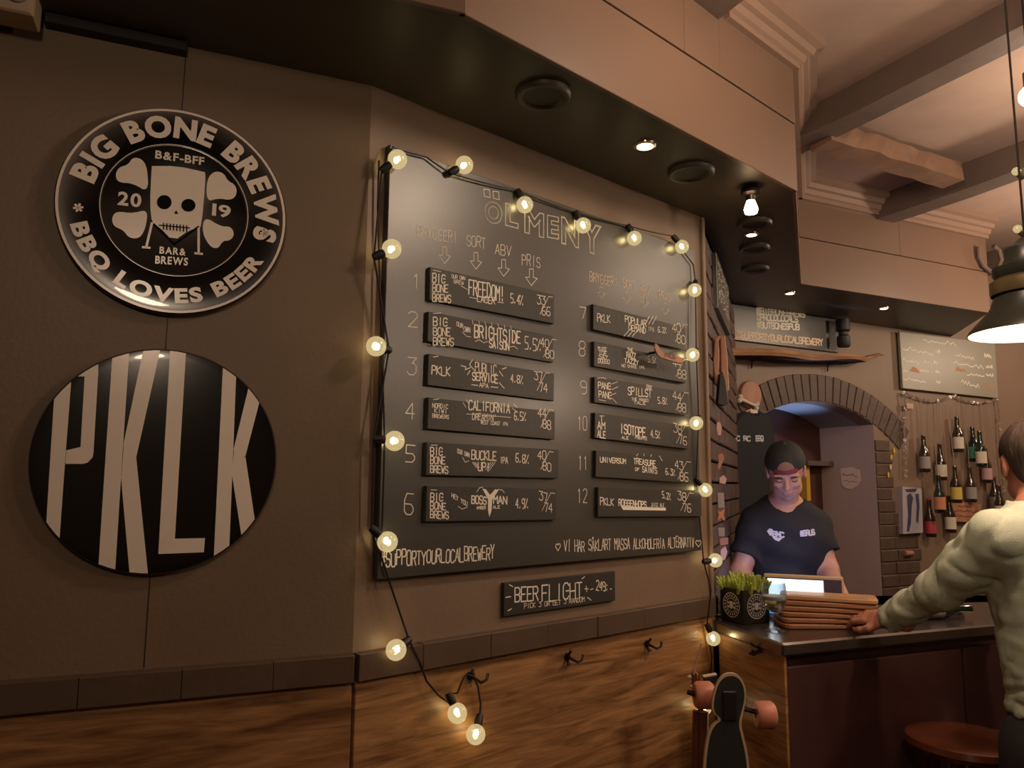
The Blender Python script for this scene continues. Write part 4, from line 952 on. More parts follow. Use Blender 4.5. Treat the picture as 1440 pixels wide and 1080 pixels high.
for k in range(4): t.part('front_panel', MB().cbox(.03+k*.73, .75+k*.73, .022, .0345, .12, 1.03, .004), 'bar_red', bevel=.003)
t.part('foot_rail', MB().tube([(.1,-.06,.2),(2.9,-.06,.2)], .018, 12), 'brass', smooth=True)
# warm side panel, child of the bar
w0 = KS.w((.0, .012, 0)); w1_p = KS.w((LS-.006, .012, 0))
sp = []
for f in ((.012,.0),(LS-.012,.0),(LS-.012,.022),(.012,.03)): l = KF_.loc(KS.w((f[0], min(f[1], .008)+.012, 0))); sp.append((l[0], l[1]))
t.part('side_panel', MB().slab(sp, 0, 1.0615), 'wainscot')
hook(KS, 1070,914, 'faint dark coat hook on the bar side near the longboard', .9, .012)
ZT = 1.1005
# planter
c = atz(1050,879,ZT); RZ = Matrix.Rotation(rad(45-20), 3, 'Z'); c = c + Vector((.018,.075,0)); s_ = .056
t = Thing('succulent_planter', 'square black planter with a round white emblem and bushy green succulents', 'potted plant', G, (c.x, c.y, ZT))
PF = Frame((c.x, c.y), 90-25)
def pw(mb): # local planter frame into G coordinates
    mb.v = [tuple(PF.w(v)) for v in mb.v]; return mb
ho = MB(); 
for a in ((-s_,s_,-s_,-s_+.006),(-s_,s_,s_-.006,s_),(-s_,-s_+.006,-s_+.006,s_-.006),(s_-.006,s_,-s_+.006,s_-.006)): ho.box(a[0],a[1],a[2],a[3],ZT,ZT+.108)
ho.box(-s_+.006,s_-.006,-s_+.006,s_-.006,ZT,ZT+.085)
t.part('pot', pw(ho), 'planter_black', bevel=.002, kind=None)
def emblem(mb, c, r, y, ax='x'):
    def T(q): return (c[0]+q[0]*r, y, c[1]+q[1]*r)
    def rg(a, b): 
        n = 32; mb.add([T((R*math.cos(2*PI*k/n), R*math.sin(2*PI*k/n))) for R in (a, b) for k in range(n)], [(k,(k+1)%n,(k+1)%n+n,k+n) for k in range(n)])
    rg(.93,1.0); rg(.52,.57)
    mb.add([T(p) for p in ((-.18,.3),(.18,.3),(.2,-.1),(.1,-.3),(-.1,-.3),(-.2,-.1))], [(0,1,2,3,4,5)])
    for sx in (-1,1):
        for sz in (-1,1): mb.add([T((sx*.33+.12*math.cos(k*PI/4), sz*.16+.11*math.sin(k*PI/4))) for k in range(8)], [tuple(range(8))])
    for k in range(18):
        a = 2*PI*k/18; mb.add([T((R*math.cos(a+da), R*math.sin(a+da))) for R, da in ((.66,-.08),(.66,.08),(.84,.08),(.84,-.08))], [(0,1,2,3)])
m = MB(); emblem(m, (0, ZT+.055), .040, 0); m.v = [(-s_-.0007, -v[0], v[2]) for v in m.v]; t.part('emblem', pw(m), 'bone', kind='stuff')
m = MB(); emblem(m, (0, ZT+.055), .040, -s_-.0007); t.part('emblem', pw(m), 'label_grey', kind='stuff')
m = MB()
for k in range(150):
    bx_, by_ = random.uniform(-.045,.045), random.uniform(-.045,.045); h_ = random.uniform(.040,.080)*(1-.25*(bx_/.05)**2); ax_, ay_ = bx_*.35+random.uniform(-.018,.018), by_*.35+random.uniform(-.018,.018)
    w_ = random.uniform(.007,.011); z0_ = ZT+.08
    m.tube([(bx_,by_,z0_),(bx_+ax_*.5,by_+ay_*.5,z0_+h_*.55),(bx_+ax_,by_+ay_,z0_+h_)], [w_*.7,w_,w_*.35], 6)
t.part('foliage', pw(m), 'plant_green', kind='stuff', smooth=True)
# menu stand
c = atz(1016,874,ZT)+Vector((.0,.11,0)); SFm = Frame((c.x, c.y), 75)
t = Thing('menu_stand', 'small grey table stand tucked between the planter and the bricks', 'stand', SFm, (0, 0, ZT))
t.part('base', MB().box(-.03,.03,-.025,.025,ZT,ZT+.008), 'chrome', bevel=.002); t.part('clear_holder', MB().box(-.028,.028,-.004,.004,ZT+.008,ZT+.10), 'label_grey', bevel=.002)
t.part('salt_jar', MB().lathe([(.012,.0081),(.014,.02),(.013,.06),(.008,.07),(0,.072)], (0,-.012+.0,ZT), 14), 'bottle_brown', smooth=True)
# point-of-sale tablet
c = atz(1076,869,ZT); TF = Frame((c.x, c.y), 111); TW = .250; th_ = .135
t = Thing('order_screen', 'glowing touch screen till in a pale frame facing the guest', 'till', TF, (0,0,ZT))
t.part('frame', MB().box(0,TW,.0,.022,ZT+.012,ZT+.012+th_), 'beige_plastic', bevel=.003)
t.part('bezel', MB().box(.006,TW-.006,-.002,-.0002,ZT+.017,ZT+.012+th_-.010), 'print_dark')
t.part('screen', MB().box(.012,TW-.062,-.0035,-.0021,ZT+.026,ZT+.012+th_-.014), 'white_glow')
m = MB(); line_text(m, 'smooth!', .115, ZT+.080, .160, .014, -.0042, .0, .08); t.part('lettering', m, 'print_dark', kind='stuff')
t.part('reflection_strip', MB().box(.012,TW-.062,-.0035,-.0021,ZT+.018,ZT+.0255), 'cyan_glow')  # glowing strip imitating the screen's reflection in the metal counter
t.part('stand', MB().box(.06,TW-.06,.023,.10,ZT,ZT+.012), 'beige_plastic', bevel=.002)
t.part('staff_screen', MB().box(.015,TW-.015,.0225,.024,ZT+.03,ZT+th_), 'blue_glow', label='screen facing the bartender')
# glass
c = atz(1093,889,ZT); c.y += .015
t = Thing('stem_glass', 'stemmed beer glass a third full standing before the glowing screen', 'glass', G, (c.x, c.y, ZT))
t.part('bowl', MB().lathe([(.0005,.003),(.030,.001),(.031,.003),(.012,.008),(.005,.016),(.0045,.045),(.012,.056),(.030,.072),(.0375,.092),(.038,.110),(.0345,.146),(.0335,.146),(.0368,.110),(.0362,.093),(.029,.074),(.011,.058),(.001,.055)], (c.x,c.y,ZT), 32, caps=False), 'clear_glass', smooth=True)
t.part('drink', MB().lathe([(.001,.0565),(.011,.0595),(.028,.0755),(.0355,.093),(.0355,.096),(0,.096)], (c.x,c.y,ZT), 28), 'beer', smooth=True)
t.part('foam', MB().lathe([(0,.0962),(.0355,.0962),(.0362,.100),(.0362,.106),(.03,.108),(0,.107)], (c.x,c.y,ZT), 28), 'foam', smooth=True)
# serving boards
nbd = 6
for k in range(nbd):
    l = atz(1168,886,ZT); z = ZT + k*.0165; ang = 97+[-10,-4,2,7,11,14][k]; cc = l + Vector((.004+.004*k, .070, 0)); BFm = Frame((cc.x, cc.y), ang)
    hl, hw_ = .145, .060; P = []
    for sx, sy in ((1,-1),(1,1),(-1,1),(-1,-1)):
        for j in range(4):
            a = math.atan2(sy, sx) + (j/3-.5)*PI/2; P.append((sx*(hl-.02)+.02*math.cos(a), sy*(hw_-.02)+.02*math.sin(a)))
    P.sort(key=lambda q: math.atan2(q[1], q[0]))
    nm = ['lowest','second from the bottom','third from the bottom','third from the top','second from the top','topmost'][k]
    t = Thing('serving_board', 'reddish wooden serving board, %s of the stack on the bar' % nm, 'board', BFm, (0,0,z), 'serving boards stacked on the bar')
    t.part('plank', MB().slab(P, z, z+.0145), 'board_wood' if k != 5 else 'board_wood_light', bevel=.003)
    t.part('groove', MB().box(-hl+.03, hl-.03, -hw_+.012, -hw_+.0145, z+.0142, z+.0150), 'bark')
# things behind the customer's arm
c = atz(1345,876,ZT)+Vector((0,.08,0)); o = (c.x, c.y, ZT+.031)
BT = Frame((c.x, c.y), 80); t = Thing('lying_bottle', 'green glass bottle lying on the bar beyond the guest', 'bottle', BT, (0,0,ZT+.031))
t.part('glass', MB().lathe([(0,-.10),(.028,-.10),(.0305,-.09),(.0305,.0),(.024,.03),(.013,.06),(.013,.11),(0,.11)], (0,0,ZT+.031), 18, 'X'), 'bottle_green', smooth=True)
t.part('label', MB().lathe([(.0312,-.07),(.0312,-.01)], (0,0,ZT+.031), 18, 'X', caps=False), 'label_grey', smooth=True)
c = atz(1372,872,ZT)+Vector((0,.16,0))
t = Thing('snack_jar', 'orange brown jar on the bar half hidden by the guest in the shirt', 'jar', G, (c.x,c.y,ZT))
t.part('jar_body', MB().lathe([(0,0),(.045,0),(.05,.01),(.05,.10),(.040,.12),(.040,.13),(0,.13)], (c.x,c.y,ZT), 24), 'bark', smooth=True); t.part('lid', MB().lathe([(.043,.1305),(.043,.145),(0,.147)], (c.x,c.y,ZT), 24), 'iron', smooth=True)
# ------------------------------------------------------------------ bar stool
c = atz(1337,1030,.83) - bk*.045
t = Thing('bar_stool', 'round reddish wooden bar stool in front of the bar', 'stool', G, (c.x, c.y, 0))
t.part('seat', MB().lathe([(0,.790),(.120,.790),(.150,.797),(.160,.812),(.155,.828),(.135,.834),(.09,.829),(0,.826)], (c.x,c.y,0), 48), 'stool_wood', smooth=True)
for k in range(4):
    a = PI/4+k*PI/2; v0 = (c.x+.08*math.cos(a), c.y+.08*math.sin(a), .795); v1 = (c.x+.15*math.cos(a), c.y+.15*math.sin(a), 0)
    t.part('leg', MB().tube([v0, ((v0[0]+v1[0])/2, (v0[1]+v1[1])/2, .4), v1], [.019,.021,.015], 12), 'stool_wood', smooth=True)
for k in range(4):
    a = PI/4+k*PI/2; b = a+PI/2; f = .1244; t.part('rung', MB().tube([(c.x+f*math.cos(a), c.y+f*math.sin(a), .30), (c.x+f*math.cos(b), c.y+f*math.sin(b), .30)], .010, 8), 'stool_wood', smooth=True)
# ------------------------------------------------------------------ longboard leaning on the bar side
Yd = 2.12
def dk_(x, y): q = aty(x, y, Yd); return (q.x, q.z)
out = [(1000,1000),(1003,975),(1012,953),(1024,946),(1038,948),(1047,960),(1050,978),(1046,1000),(1042,1018),(1046,1035),(1052,1060),(1055,1090),(1056,1130)]
outl = [(1013,1012),(1003,1018),(996,1030),(992,1050),(989,1080),(988,1130)]
P = [dk_(*q) for q in out]; PL = [dk_(*q) for q in outl]; zb_ = min(p[1] for p in P); xm = (P[-1][0]+PL[-1][0])/2; lo_ = [(xm+(x-xm), 2*(zb_-.10)-z) for x, z in P[::-1]]; lol = [(x, 2*(zb_-.10)-z) for x, z in PL]
poly = P + lo_ + lol[::1][::-1][:0]
left = PL[::-1] ; full_ = chaikin(P + lo_ + lol + PL[::-1], 2)
c0_ = (xm, Yd, .02)
t = Thing('longboard', 'dark longboard with orange wheels standing upright against the bar side', 'longboard', G, (xm, Yd, zb_*0+.06))
def shift_to_floor(L): return L
t.part('deck', MB().prism(full_, Yd, Yd+.012), 'deck_edge')
ins_ = []
cx2 = sum(p[0] for p in full_)/len(full_); 
for i, p in enumerate(full_):
    a = Vector(full_[i-1]); b = Vector(full_[(i+1) % len(full_)]); d_ = (b-a).normalized(); nrm = Vector((-d_.y, d_.x)); q = Vector(p)+nrm*.0; 
    cc_ = Vector((xm+.004, min(max(p[1], zb_-.2), .93))); ins_.append(tuple(Vector(p)+(cc_-Vector(p)).normalized()*.007))
t.part('grip_tape', MB().prism(ins_, Yd-.0012, Yd-.0002), 'grip_black')
for zz, s_ in ((aty(1030,988,Yd).z, 1), (2*(zb_-.10)-aty(1030,988,Yd).z, -1)):
    x = aty(1026,990,Yd).x; t.part('truck_base', MB().box(x-.018,x+.018,Yd-.006,Yd-.0013,zz-.045,zz+.030), 'cord_black', bevel=.004)
    ax = t.part('axle', MB().tube([(x-.10,Yd+.055,zz+.012*s_),(x+.125,Yd+.055,zz-.050*s_)], .007, 8), 'iron', smooth=True)
    t.part('hanger', MB().tube([(x-.05,Yd+.05,zz-.012*s_),(x,Yd+.03,zz-.015*s_),(x+.05,Yd+.05,zz-.02*s_)], [.010,.020,.010], 10), 'iron', smooth=True, parent=None)
    for xx in (x-.075+.02, x+.112): t.part('wheel', MB().lathe([(.010,-.026),(.030,-.026),(.0365,-.018),(.0365,.018),(.030,.026),(.010,.026),(.010,-.026)], (xx,Yd+.055,zz+(.004 if xx < x else -.047)*s_), 24, 'X', caps=False), 'wheel_orange', smooth=True)
# ------------------------------------------------------------------ guitar in the corner
Yg = 2.22
t = Thing('guitar', 'reddish guitar standing in the corner, only headstock and neck in view', 'guitar', G, (aty(985,1080,Yg).x, Yg, .0))
def gp(x, y, dy=0): q = aty(x, y, Yg); return Vector((q.x, Yg+dy, q.z))
hd = [(973,950),(976,944),(983,948),(985,960),(988,980),(990,1000),(984,1002),(978,985),(974,965)]
t.part('headstock', MB().prism([(gp(*q).x, gp(*q).z) for q in hd], Yg, Yg+.014), 'guitar_wood', bevel=.002)
for i, (x, y) in enumerate(((971,953),(974,966),(977,980),(987,972),(990,985),(983,1018))):
    a = gp(x, y, .007); t.part('tuning_peg', MB().ball(a, .0075, 10, 7, (1.0,.5,.8)), 'cream', smooth=True)
n0 = gp(985,1000); n1 = gp(983,1085); nb_ = (n1-n0).normalized(); n2 = n0+nb_*.52
m = MB(); V = [n0+Vector((-.019,0,0)), n0+Vector((.019,0,0)), n2+Vector((.026,0,0)), n2+Vector((-.026,0,0))]
m.prism([(v.x, v.z) for v in V], Yg-.004, Yg+.016); t.part('neck', m, 'guitar_wood', bevel=.003)
t.part('binding', MB().tube([n0+Vector((.0195,-.005,0)), n2+Vector((.0265,-.005,0))], .0022, 6), 'cream')
bz = n2.z; bod = [(n2.x+.0, bz-.0)] ; P = []
for k in range(40):
    a = 2*PI*k/40; zz = .24*math.cos(a); rr = .13-.03*math.cos(a)-.035*math.exp(-((zz-.03)/.07)**2)
    P.append((n2.x-.0+rr*math.sin(a), bz-.18+zz))
P = [(x, max(z, .004)) for x, z in P]
t.part('body', MB().prism(P[::-1], Yg, Yg+.09), 'guitar_wood', bevel=.006)
a = gp(999,953); t.part('capo', MB().box(a.x-.022,a.x+.016,Yg-.018,Yg-.001,a.z-.012,a.z+.008, Matrix.Rotation(rad(-10),3,'Y'), a), 'cord_black', bevel=.002, label='black clip with a white top edge')
t.part('clip_edge', MB().box(a.x-.022,a.x+.016,Yg-.018,Yg-.001,a.z+.0085,a.z+.0115, Matrix.Rotation(rad(-10),3,'Y'), a), 'cream')
t.part('string', MB().tube([gp(980,948,-.003), n0+Vector((0,-.006,0)), n2+Vector((0,-.006,0))], .0012, 5), 'chrome')
t.part('strap', MB().tube([gp(975,948,-.003), gp(979,930,-.0), gp(984,915,0), gp(986,905,0)], .0022, 6), 'string_pale')
# ------------------------------------------------------------------ pendant lamp and bare bulb on the right
c = aty(1452,468,1.90); 
t = Thing('pendant_lamp', 'dark green enamel bell pendant lamp at the right edge', 'lamp', G, (c.x, c.y, c.z))
s_ = 1.9/1060
pr = [(81,0),(79,5),(72,13),(59,27),(50,38),(46,50),(43,58),(47,66),(47,76),(40,80),(44,88),(44,97),(32,102),(27,112),(27,125),(15,132),(8,140)]
t.part('shade', MB().lathe([(r_*s_, h_*s_) for r_, h_ in pr], tuple(c), 48, caps=False), 'lamp_green', smooth=True)
t.part('shade_lining', MB().lathe([((r_-1.6)*s_, h_*s_) for r_, h_ in pr[:8]] + [(0, 66*s_)], tuple(c), 48, caps=False), 'lamp_inside', smooth=True)
t.part('brass_band', MB().lathe([(47.3*s_,57*s_),(48.5*s_,62*s_),(48.2*s_,76*s_),(41*s_,81*s_)], tuple(c), 40, caps=False), 'brass', smooth=True)
t.part('bulb', MB().ball((c.x,c.y,c.z+.045), .028, 16, 10), 'lamp_glow', smooth=True)
t.part('rod', MB().tube([(c.x,c.y,c.z+138*s_),(c.x,c.y,ZC-.002)], .0028, 8), 'iron', smooth=True)
lamp('pendant_light', (c.x, c.y, c.z+.005), 9, .03)
for i, (x, y) in enumerate(((1429,241),(1431,322))):
    b = aty(x, y, 1.95); tt = Thing('fairy_bulb', ('upper' if i == 0 else 'lower')+' small brass capped bulb beside the pendant lamp rod', 'bulb', G, tuple(b))
    tt.part('glass', MB().ball(b, .011, 12, 8), 'bulb_glass', smooth=True); tt.part('cap', MB().tube([b+Vector((.006,0,-.006)), b+Vector((.02,0,-.018))], .009, 10), 'brass', smooth=True)
    tt.part('cord', MB().tube([b+Vector((.02,0,-.018)), b+Vector((.045,0,.03)), b+Vector((.05,0,.12))], .002, 6), 'brass')
b = aty(1449,135,2.0)
t = Thing('bare_bulb', 'bright bare bulb hanging under the ceiling at the right edge', 'lamp', G, tuple(b))
t.part('bulb', MB().ball(b, .03, 16, 10), 'lamp_glow', smooth=True); t.part('socket', MB().tube([b+Vector((0,0,.028)), b+Vector((0,0,.07))], .015, 12), 'brass'); t.part('cord', MB().tube([b+Vector((0,0,.07)), (b.x,b.y,ZC-.002)], .003, 6), 'cord_black')
lamp('bare_bulb_light', b, 18, .03)
# curved strap under the beam end
f3, L3 = fframe(s3, s4); q = [(1376,347),(1377,362),(1383,374),(1393,382),(1403,378),(1408,366),(1405,352),(1397,346)]
t = Thing('iron_strap', 'curved dark iron strap on the fascia below a beam end', 'strap', f3, (f3.uv(1376,347,-.03)[0], -.03, f3.uv(1376,347,-.03)[1]))
t.part('strap_band', MB().tube([pt(f3,*p,-.035) for p in q], .012, 8), 'beam_paint', smooth=True)
# ------------------------------------------------------------------ people: smooth signed-distance bodies meshed with surface nets
class Field:
    def __init__(s, lo, hi, h):
        s.lo = np.array(lo, float); s.h = h; s.n = np.ceil((np.array(hi)-s.lo)/h).astype(int)+1
        s.D = np.full(s.n, 1.0, np.float32)
    def win(s, a, b):
        i0 = np.clip(np.floor((np.array(a)-s.lo)/s.h).astype(int), 0, s.n); i1 = np.clip(np.ceil((np.array(b)-s.lo)/s.h).astype(int)+1, 0, s.n)
        if np.any(i1 <= i0): return None
        ax = [s.lo[k]+np.arange(i0[k], i1[k])*s.h for k in range(3)]
        return (slice(i0[0], i1[0]), slice(i0[1], i1[1]), slice(i0[2], i1[2])), np.meshgrid(*ax, indexing='ij')
    def op(s, fn, a, b, k=.02, mode='add', pad=.05):
        w_ = s.win(np.array(a)-pad, np.array(b)+pad)
        if w_ is None: return s
        sl, (X, Y, Z) = w_; d = fn(X, Y, Z).astype(np.float32); D = s.D[sl]
        if mode == 'add':
            h = np.clip(.5+.5*(d-D)/k, 0, 1); s.D[sl] = d*(1-h)+D*h - k*h*(1-h)
        elif mode == 'sub':
            h = np.clip(.5-.5*(D+d)/k, 0, 1); s.D[sl] = D*(1-h)-d*h + k*h*(1-h)
        elif mode == 'disp': s.D[sl] = D+d
        return s
    def limb(s, pts, rr, k=.02, cuts=(), sq=None, mode='add'):
        P = [np.array(p, float) for p in pts]
        for i in range(len(P)-1):
            a, b, ra, rb = P[i], P[i+1], rr[i], rr[i+1]; ab = b-a; L2 = max(ab@ab, 1e-9)
            def fn(X, Y, Z):
                x, y, z = X-a[0], Y-a[1], Z-a[2]; t = np.clip((x*ab[0]+y*ab[1]+z*ab[2])/L2, 0, 1)
                d = np.sqrt((x-t*ab[0])**2+(y-t*ab[1])**2+(z-t*ab[2])**2) - (ra+(rb-ra)*t)
                for c, nn in cuts: d = np.maximum(d, (X-c[0])*nn[0]+(Y-c[1])*nn[1]+(Z-c[2])*nn[2])
                return d
            m = max(ra, rb); s.op(fn, np.minimum(a, b)-m, np.maximum(a, b)+m, k, mode)
        return s
    def ell(s, c, r, R=None, k=.02, mode='add', cuts=()):
        """ellipsoid; R rows = local axes"""
        c = np.array(c, float); R = np.eye(3) if R is None else np.array(R)
        def fn(X, Y, Z):
            x, y, z = X-c[0], Y-c[1], Z-c[2]; q = [(x*R[i][0]+y*R[i][1]+z*R[i][2]) for i in range(3)]
            k0 = np.sqrt(sum((q[i]/r[i])**2 for i in range(3))); k1 = np.sqrt(sum((q[i]/r[i]**2)**2 for i in range(3)))+1e-9
            d = k0*(k0-1)/k1
            for cc, nn in cuts: d = np.maximum(d, (X-cc[0])*nn[0]+(Y-cc[1])*nn[1]+(Z-cc[2])*nn[2])
            return d
        m = max(r); return s.op(fn, c-m, c+m, k, mode)
    def cutplane(s, c, nn):
        w_ = s.win(s.lo, s.lo+s.n*s.h); sl, (X, Y, Z) = w_
        s.D[sl] = np.maximum(s.D[sl], (X-c[0])*nn[0]+(Y-c[1])*nn[1]+(Z-c[2])*nn[2]); return s
    def mesh(s):
        D = s.D; D[0] = D[-1] = .1; D[:,0] = D[:,-1] = .1; D[:,:,0] = D[:,:,-1] = .1
        I = D < 0; nx, ny, nz = D.shape
        c = np.zeros((nx-1, ny-1, nz-1), np.int8)
        for a in (0,1):
            for b in (0,1):
                for e in (0,1): c += I[a:nx-1+a, b:ny-1+b, e:nz-1+e]
        act = (c > 0) & (c < 8); idx = np.full(act.shape, -1, np.int64); cells = np.argwhere(act); idx[act] = np.arange(len(cells))
        acc = np.zeros((len(cells), 3)); cnt = np.zeros(len(cells))
        i, j, k = cells.T
        corners = [(a,b,e) for a in (0,1) for b in (0,1) for e in (0,1)]
        for p in corners:
            for ax in range(3):
                if p[ax] == 1: continue
                q = list(p); q[ax] = 1
                d0 = D[i+p[0], j+p[1], k+p[2]]; d1 = D[i+q[0], j+q[1], k+q[2]]
                m = (d0 < 0) != (d1 < 0); t = np.where(m, d0/(d0-d1+1e-12), 0)
                v = np.tile(np.array(p, float), (len(cells), 1)); v[:, ax] += t
                acc[m] += v[m]; cnt[m] += 1
        V = (cells + acc/np.maximum(cnt, 1)[:, None])*s.h + s.lo
        F = []
        for ax in range(3):
            sl0 = [slice(1, -1)]*3; sl0[ax] = slice(0, -1); sl1 = [slice(1, -1)]*3; sl1[ax] = slice(1, None)
            a = I[tuple(sl0)]; b = I[tuple(sl1)]; e = np.argwhere(a != b); fl = a[a != b]
            off = np.array([1,1,1]); off[ax] = 0; e = e+off
            u1, u2 = [(1,2),(2,0),(0,1)][ax]
            def cell(d1, d2):
                q = e.copy(); q[:, u1] -= d1; q[:, u2] -= d2; return idx[q[:,0], q[:,1], q[:,2]]
            Q = np.stack([cell(1,1), cell(0,1), cell(0,0), cell(1,0)], 1); Q[~fl] = Q[~fl][:, ::-1]; F.append(Q)
        F = np.concatenate(F); return V, F[(F >= 0).all(1)]
def fmesh(name, parts, mat, org, parent=None, smooth_it=1):
    V = []; F = []; n = 0
    for f in parts:
        v, q = f.mesh(); V.append(v); F.append(q+n); n += len(v)
    V = np.concatenate(V)-np.array(org); F = np.concatenate(F)
    me = bpy.data.meshes.new(name); me.from_pydata(V.tolist(), [], F.tolist()); me.update()
    me.polygons.foreach_set('use_smooth', [True]*len(me.polygons)); me.materials.append(M(mat))
    o = bpy.data.objects.new(name, me); S.collection.objects.link(o); o.parent = parent
    if smooth_it:
        md = o.modifiers.new('smooth', 'SMOOTH'); md.factor = .5; md.iterations = smooth_it
    return o
def axes(heading, pitch=0, roll=0):
    """rows: right, forward, up of a head facing a heading (deg), nodding down by pitch"""
    h = rad(heading); p = rad(-pitch); f = np.array([math.sin(h)*math.cos(p), math.cos(h)*math.cos(p), math.sin(p)]); r = np.array([math.cos(h), -math.sin(h), 0]); u = np.cross(r, f)
    q = rad(roll); r2 = r*math.cos(q)+u*math.sin(q); u2 = u*math.cos(q)-r*math.sin(q); return np.array([r2, f, u2])
def head_field(c, R, neck, h=.0045, s=1.0):
    c = np.array(c); L = lambda x, y, z: c + s*(x*R[0]+y*R[1]+z*R[2])
    f = Field(c-.20, c+.17, h); e = lambda p, r, k=.015, mode='add': f.ell(L(*p), [q*s for q in r], R, k, mode)
    f.limb([L(0,-.02,-.05), neck], [.054*s, .060*s], .03)
    e((0,-.012,.030), (.075,.096,.088)); e((0,.022,-.035), (.055,.067,.078), .03); e((0,.062,-.095), (.024,.020,.016), .025)
    for sx in (-1,1):
        e((sx*.035,-.0+.03,-.070), (.022,.035,.025), .025); e((sx*.034,.070,-.022), (.022,.020,.018), .02)
        e((sx*.030,.080,.022), (.024,.012,.009), .012)
        e((sx*.032,.093,.002), (.016,.012,.011), .008, 'sub'); e((sx*.031,.077,.001), (.013,.013,.011), .004)
        e((sx*.077,-.004,-.008), (.010,.020,.032), .006); e((sx*.086,.002,-.006), (.006,.011,.020), .004, 'sub')
        e((sx*.012,.096,-.030), (.009,.010,.008), .006)
    f.limb([L(0,.083,.012), L(0,.106,-.024)], [.009*s,.012*s], .010)
    e((0,.086,-.056), (.022,.010,.0065), .005); e((0,.085,-.067), (.019,.010,.007), .005); e((0,.094,-.0615), (.022,.004,.0016), .002, 'sub')
    return f, L
def hand_field(wrist, pc, up, spread, curl, thumb_side=1, h=.0032, s=1.0, out=1.0, rr=1.0):
    """wrist -> palm centre direction, up = back of the hand"""
    w_ = np.array(wrist, float); d = np.array(pc, float)-w_; d /= np.linalg.norm(d); u = np.array(up, float); u -= d*(u@d); u /= np.linalg.norm(u); r = np.cross(d, u)*thumb_side
    P = lambda a, b, c: w_ + s*(a*d + b*r + c*u)
    f = Field(w_-.21*s, w_+.21*s, h)
    f.limb([P(-.06,0,0), P(.005,0,0), P(.03,0,0)], [.027*s,.024*s,.024*s], .015)
    f.ell(P(.052,0,0), [.046*s,.040*s,.015*s], [d, r, u], .02)
    for i, (b, L_) in enumerate(((.031,.072),(.011,.080),(-.010,.075),(-.029,.060))):
        a0 = .085 - .004*abs(i-1); c1 = curl; l1, l2, l3 = L_*.42, L_*.33, L_*.25; sp = b*spread*6
        p0 = P(a0-.012,b,.0); q = [0, c1*.6, c1*1.3, c1*1.8]; pts_ = [p0]; a_, c_ = a0-.012, 0.0
        for l_, an in ((l1+.012, q[1]*.6), (l2, q[2]), (l3, q[3])):
            a_ += l_*math.cos(an); c_ -= l_*math.sin(an); pts_.append(P(a_, b+sp*(a_-a0), c_))
        f.limb(pts_, [.0095*s*rr,.0088*s*rr,.008*s*rr,.0068*s*rr], .005)
    f.limb([P(.02,.026,-.004), P(.045,.050,-.012), P(.072,.058,-.018), P(.094,.056,-.022)], [.014*s,.0115*s,.010*s,.008*s], .008)
    return f
def arr(v): return np.array([v[0], v[1], v[2]])
# ============================== bartender ==============================
Yb_ = 3.20
bc = aty(1103, 760, Yb_+.02); org = (bc.x, Yb_+.02, 0)
t = Thing('person', 'person in a black t-shirt and backward cap looking down behind the bar', 'person', G, org)
hR = axes(190+8, 31, -3); hc = arr(aty(1105, 662, 3.12)); nk = arr(aty(1103, 708, 3.22))
fh, HL = head_field(hc, hR, nk + np.array([0,.0,-.03]), .0042, .94)
def J(x, y, Y): return arr(aty(x, y, Y))
shl, shr = J(1062,738,3.24), J(1146,738,3.24)
ell_, elr = J(1040,808,3.22), J(1164,802,3.18); wrl, wrr = J(1058,856,2.98), J(1187,846,2.92)
ch, wa, hp = J(1103,755,3.23), J(1104,850,3.24), J(1104,925,3.24)
fb = Field((bc.x-.42, 2.7, -.01), (bc.x+.42, 3.42, 1.56), .009)
AX = axes(195)
fb.limb([nk+[0,.01,-.06], nk+[0,0,.02]], [.06,.055], .03)
fb.ell(ch, (.165,.105,.17), AX, .05); fb.ell(wa, (.14,.10,.17), AX, .06); fb.ell(hp, (.155,.11,.12), AX, .05)
fb.limb([shl, ell_, wrl], [.052,.040,.027], .03); fb.limb([shr, elr, wrr], [.052,.040,.027], .03); fb.limb([shl, nk+[0,0,-.05], shr], [.05,.06,.05], .04)
for sx in (-1, 1):
    fb.limb([hp+[sx*.085,0,-.05], [hp[0]+sx*.095,3.22,.50], [hp[0]+sx*.10,3.25,.09]], [.085,.06,.042], .03); fb.limb([[hp[0]+sx*.10,3.25,.05], [hp[0]+sx*.115,3.08,.035]], [.045,.033], .02)
hl_ = hand_field(wrl, wrl+np.array([.05,-.05,-.01]), (0,0,1), .3, .35, -1); hr_ = hand_field(wrr, wrr+np.array([.03,-.10,-.02]), (0,0,1), .3, .35, 1)
body = fmesh('body', [fb, fh, hl_, hr_], 'skin', org, t.o)
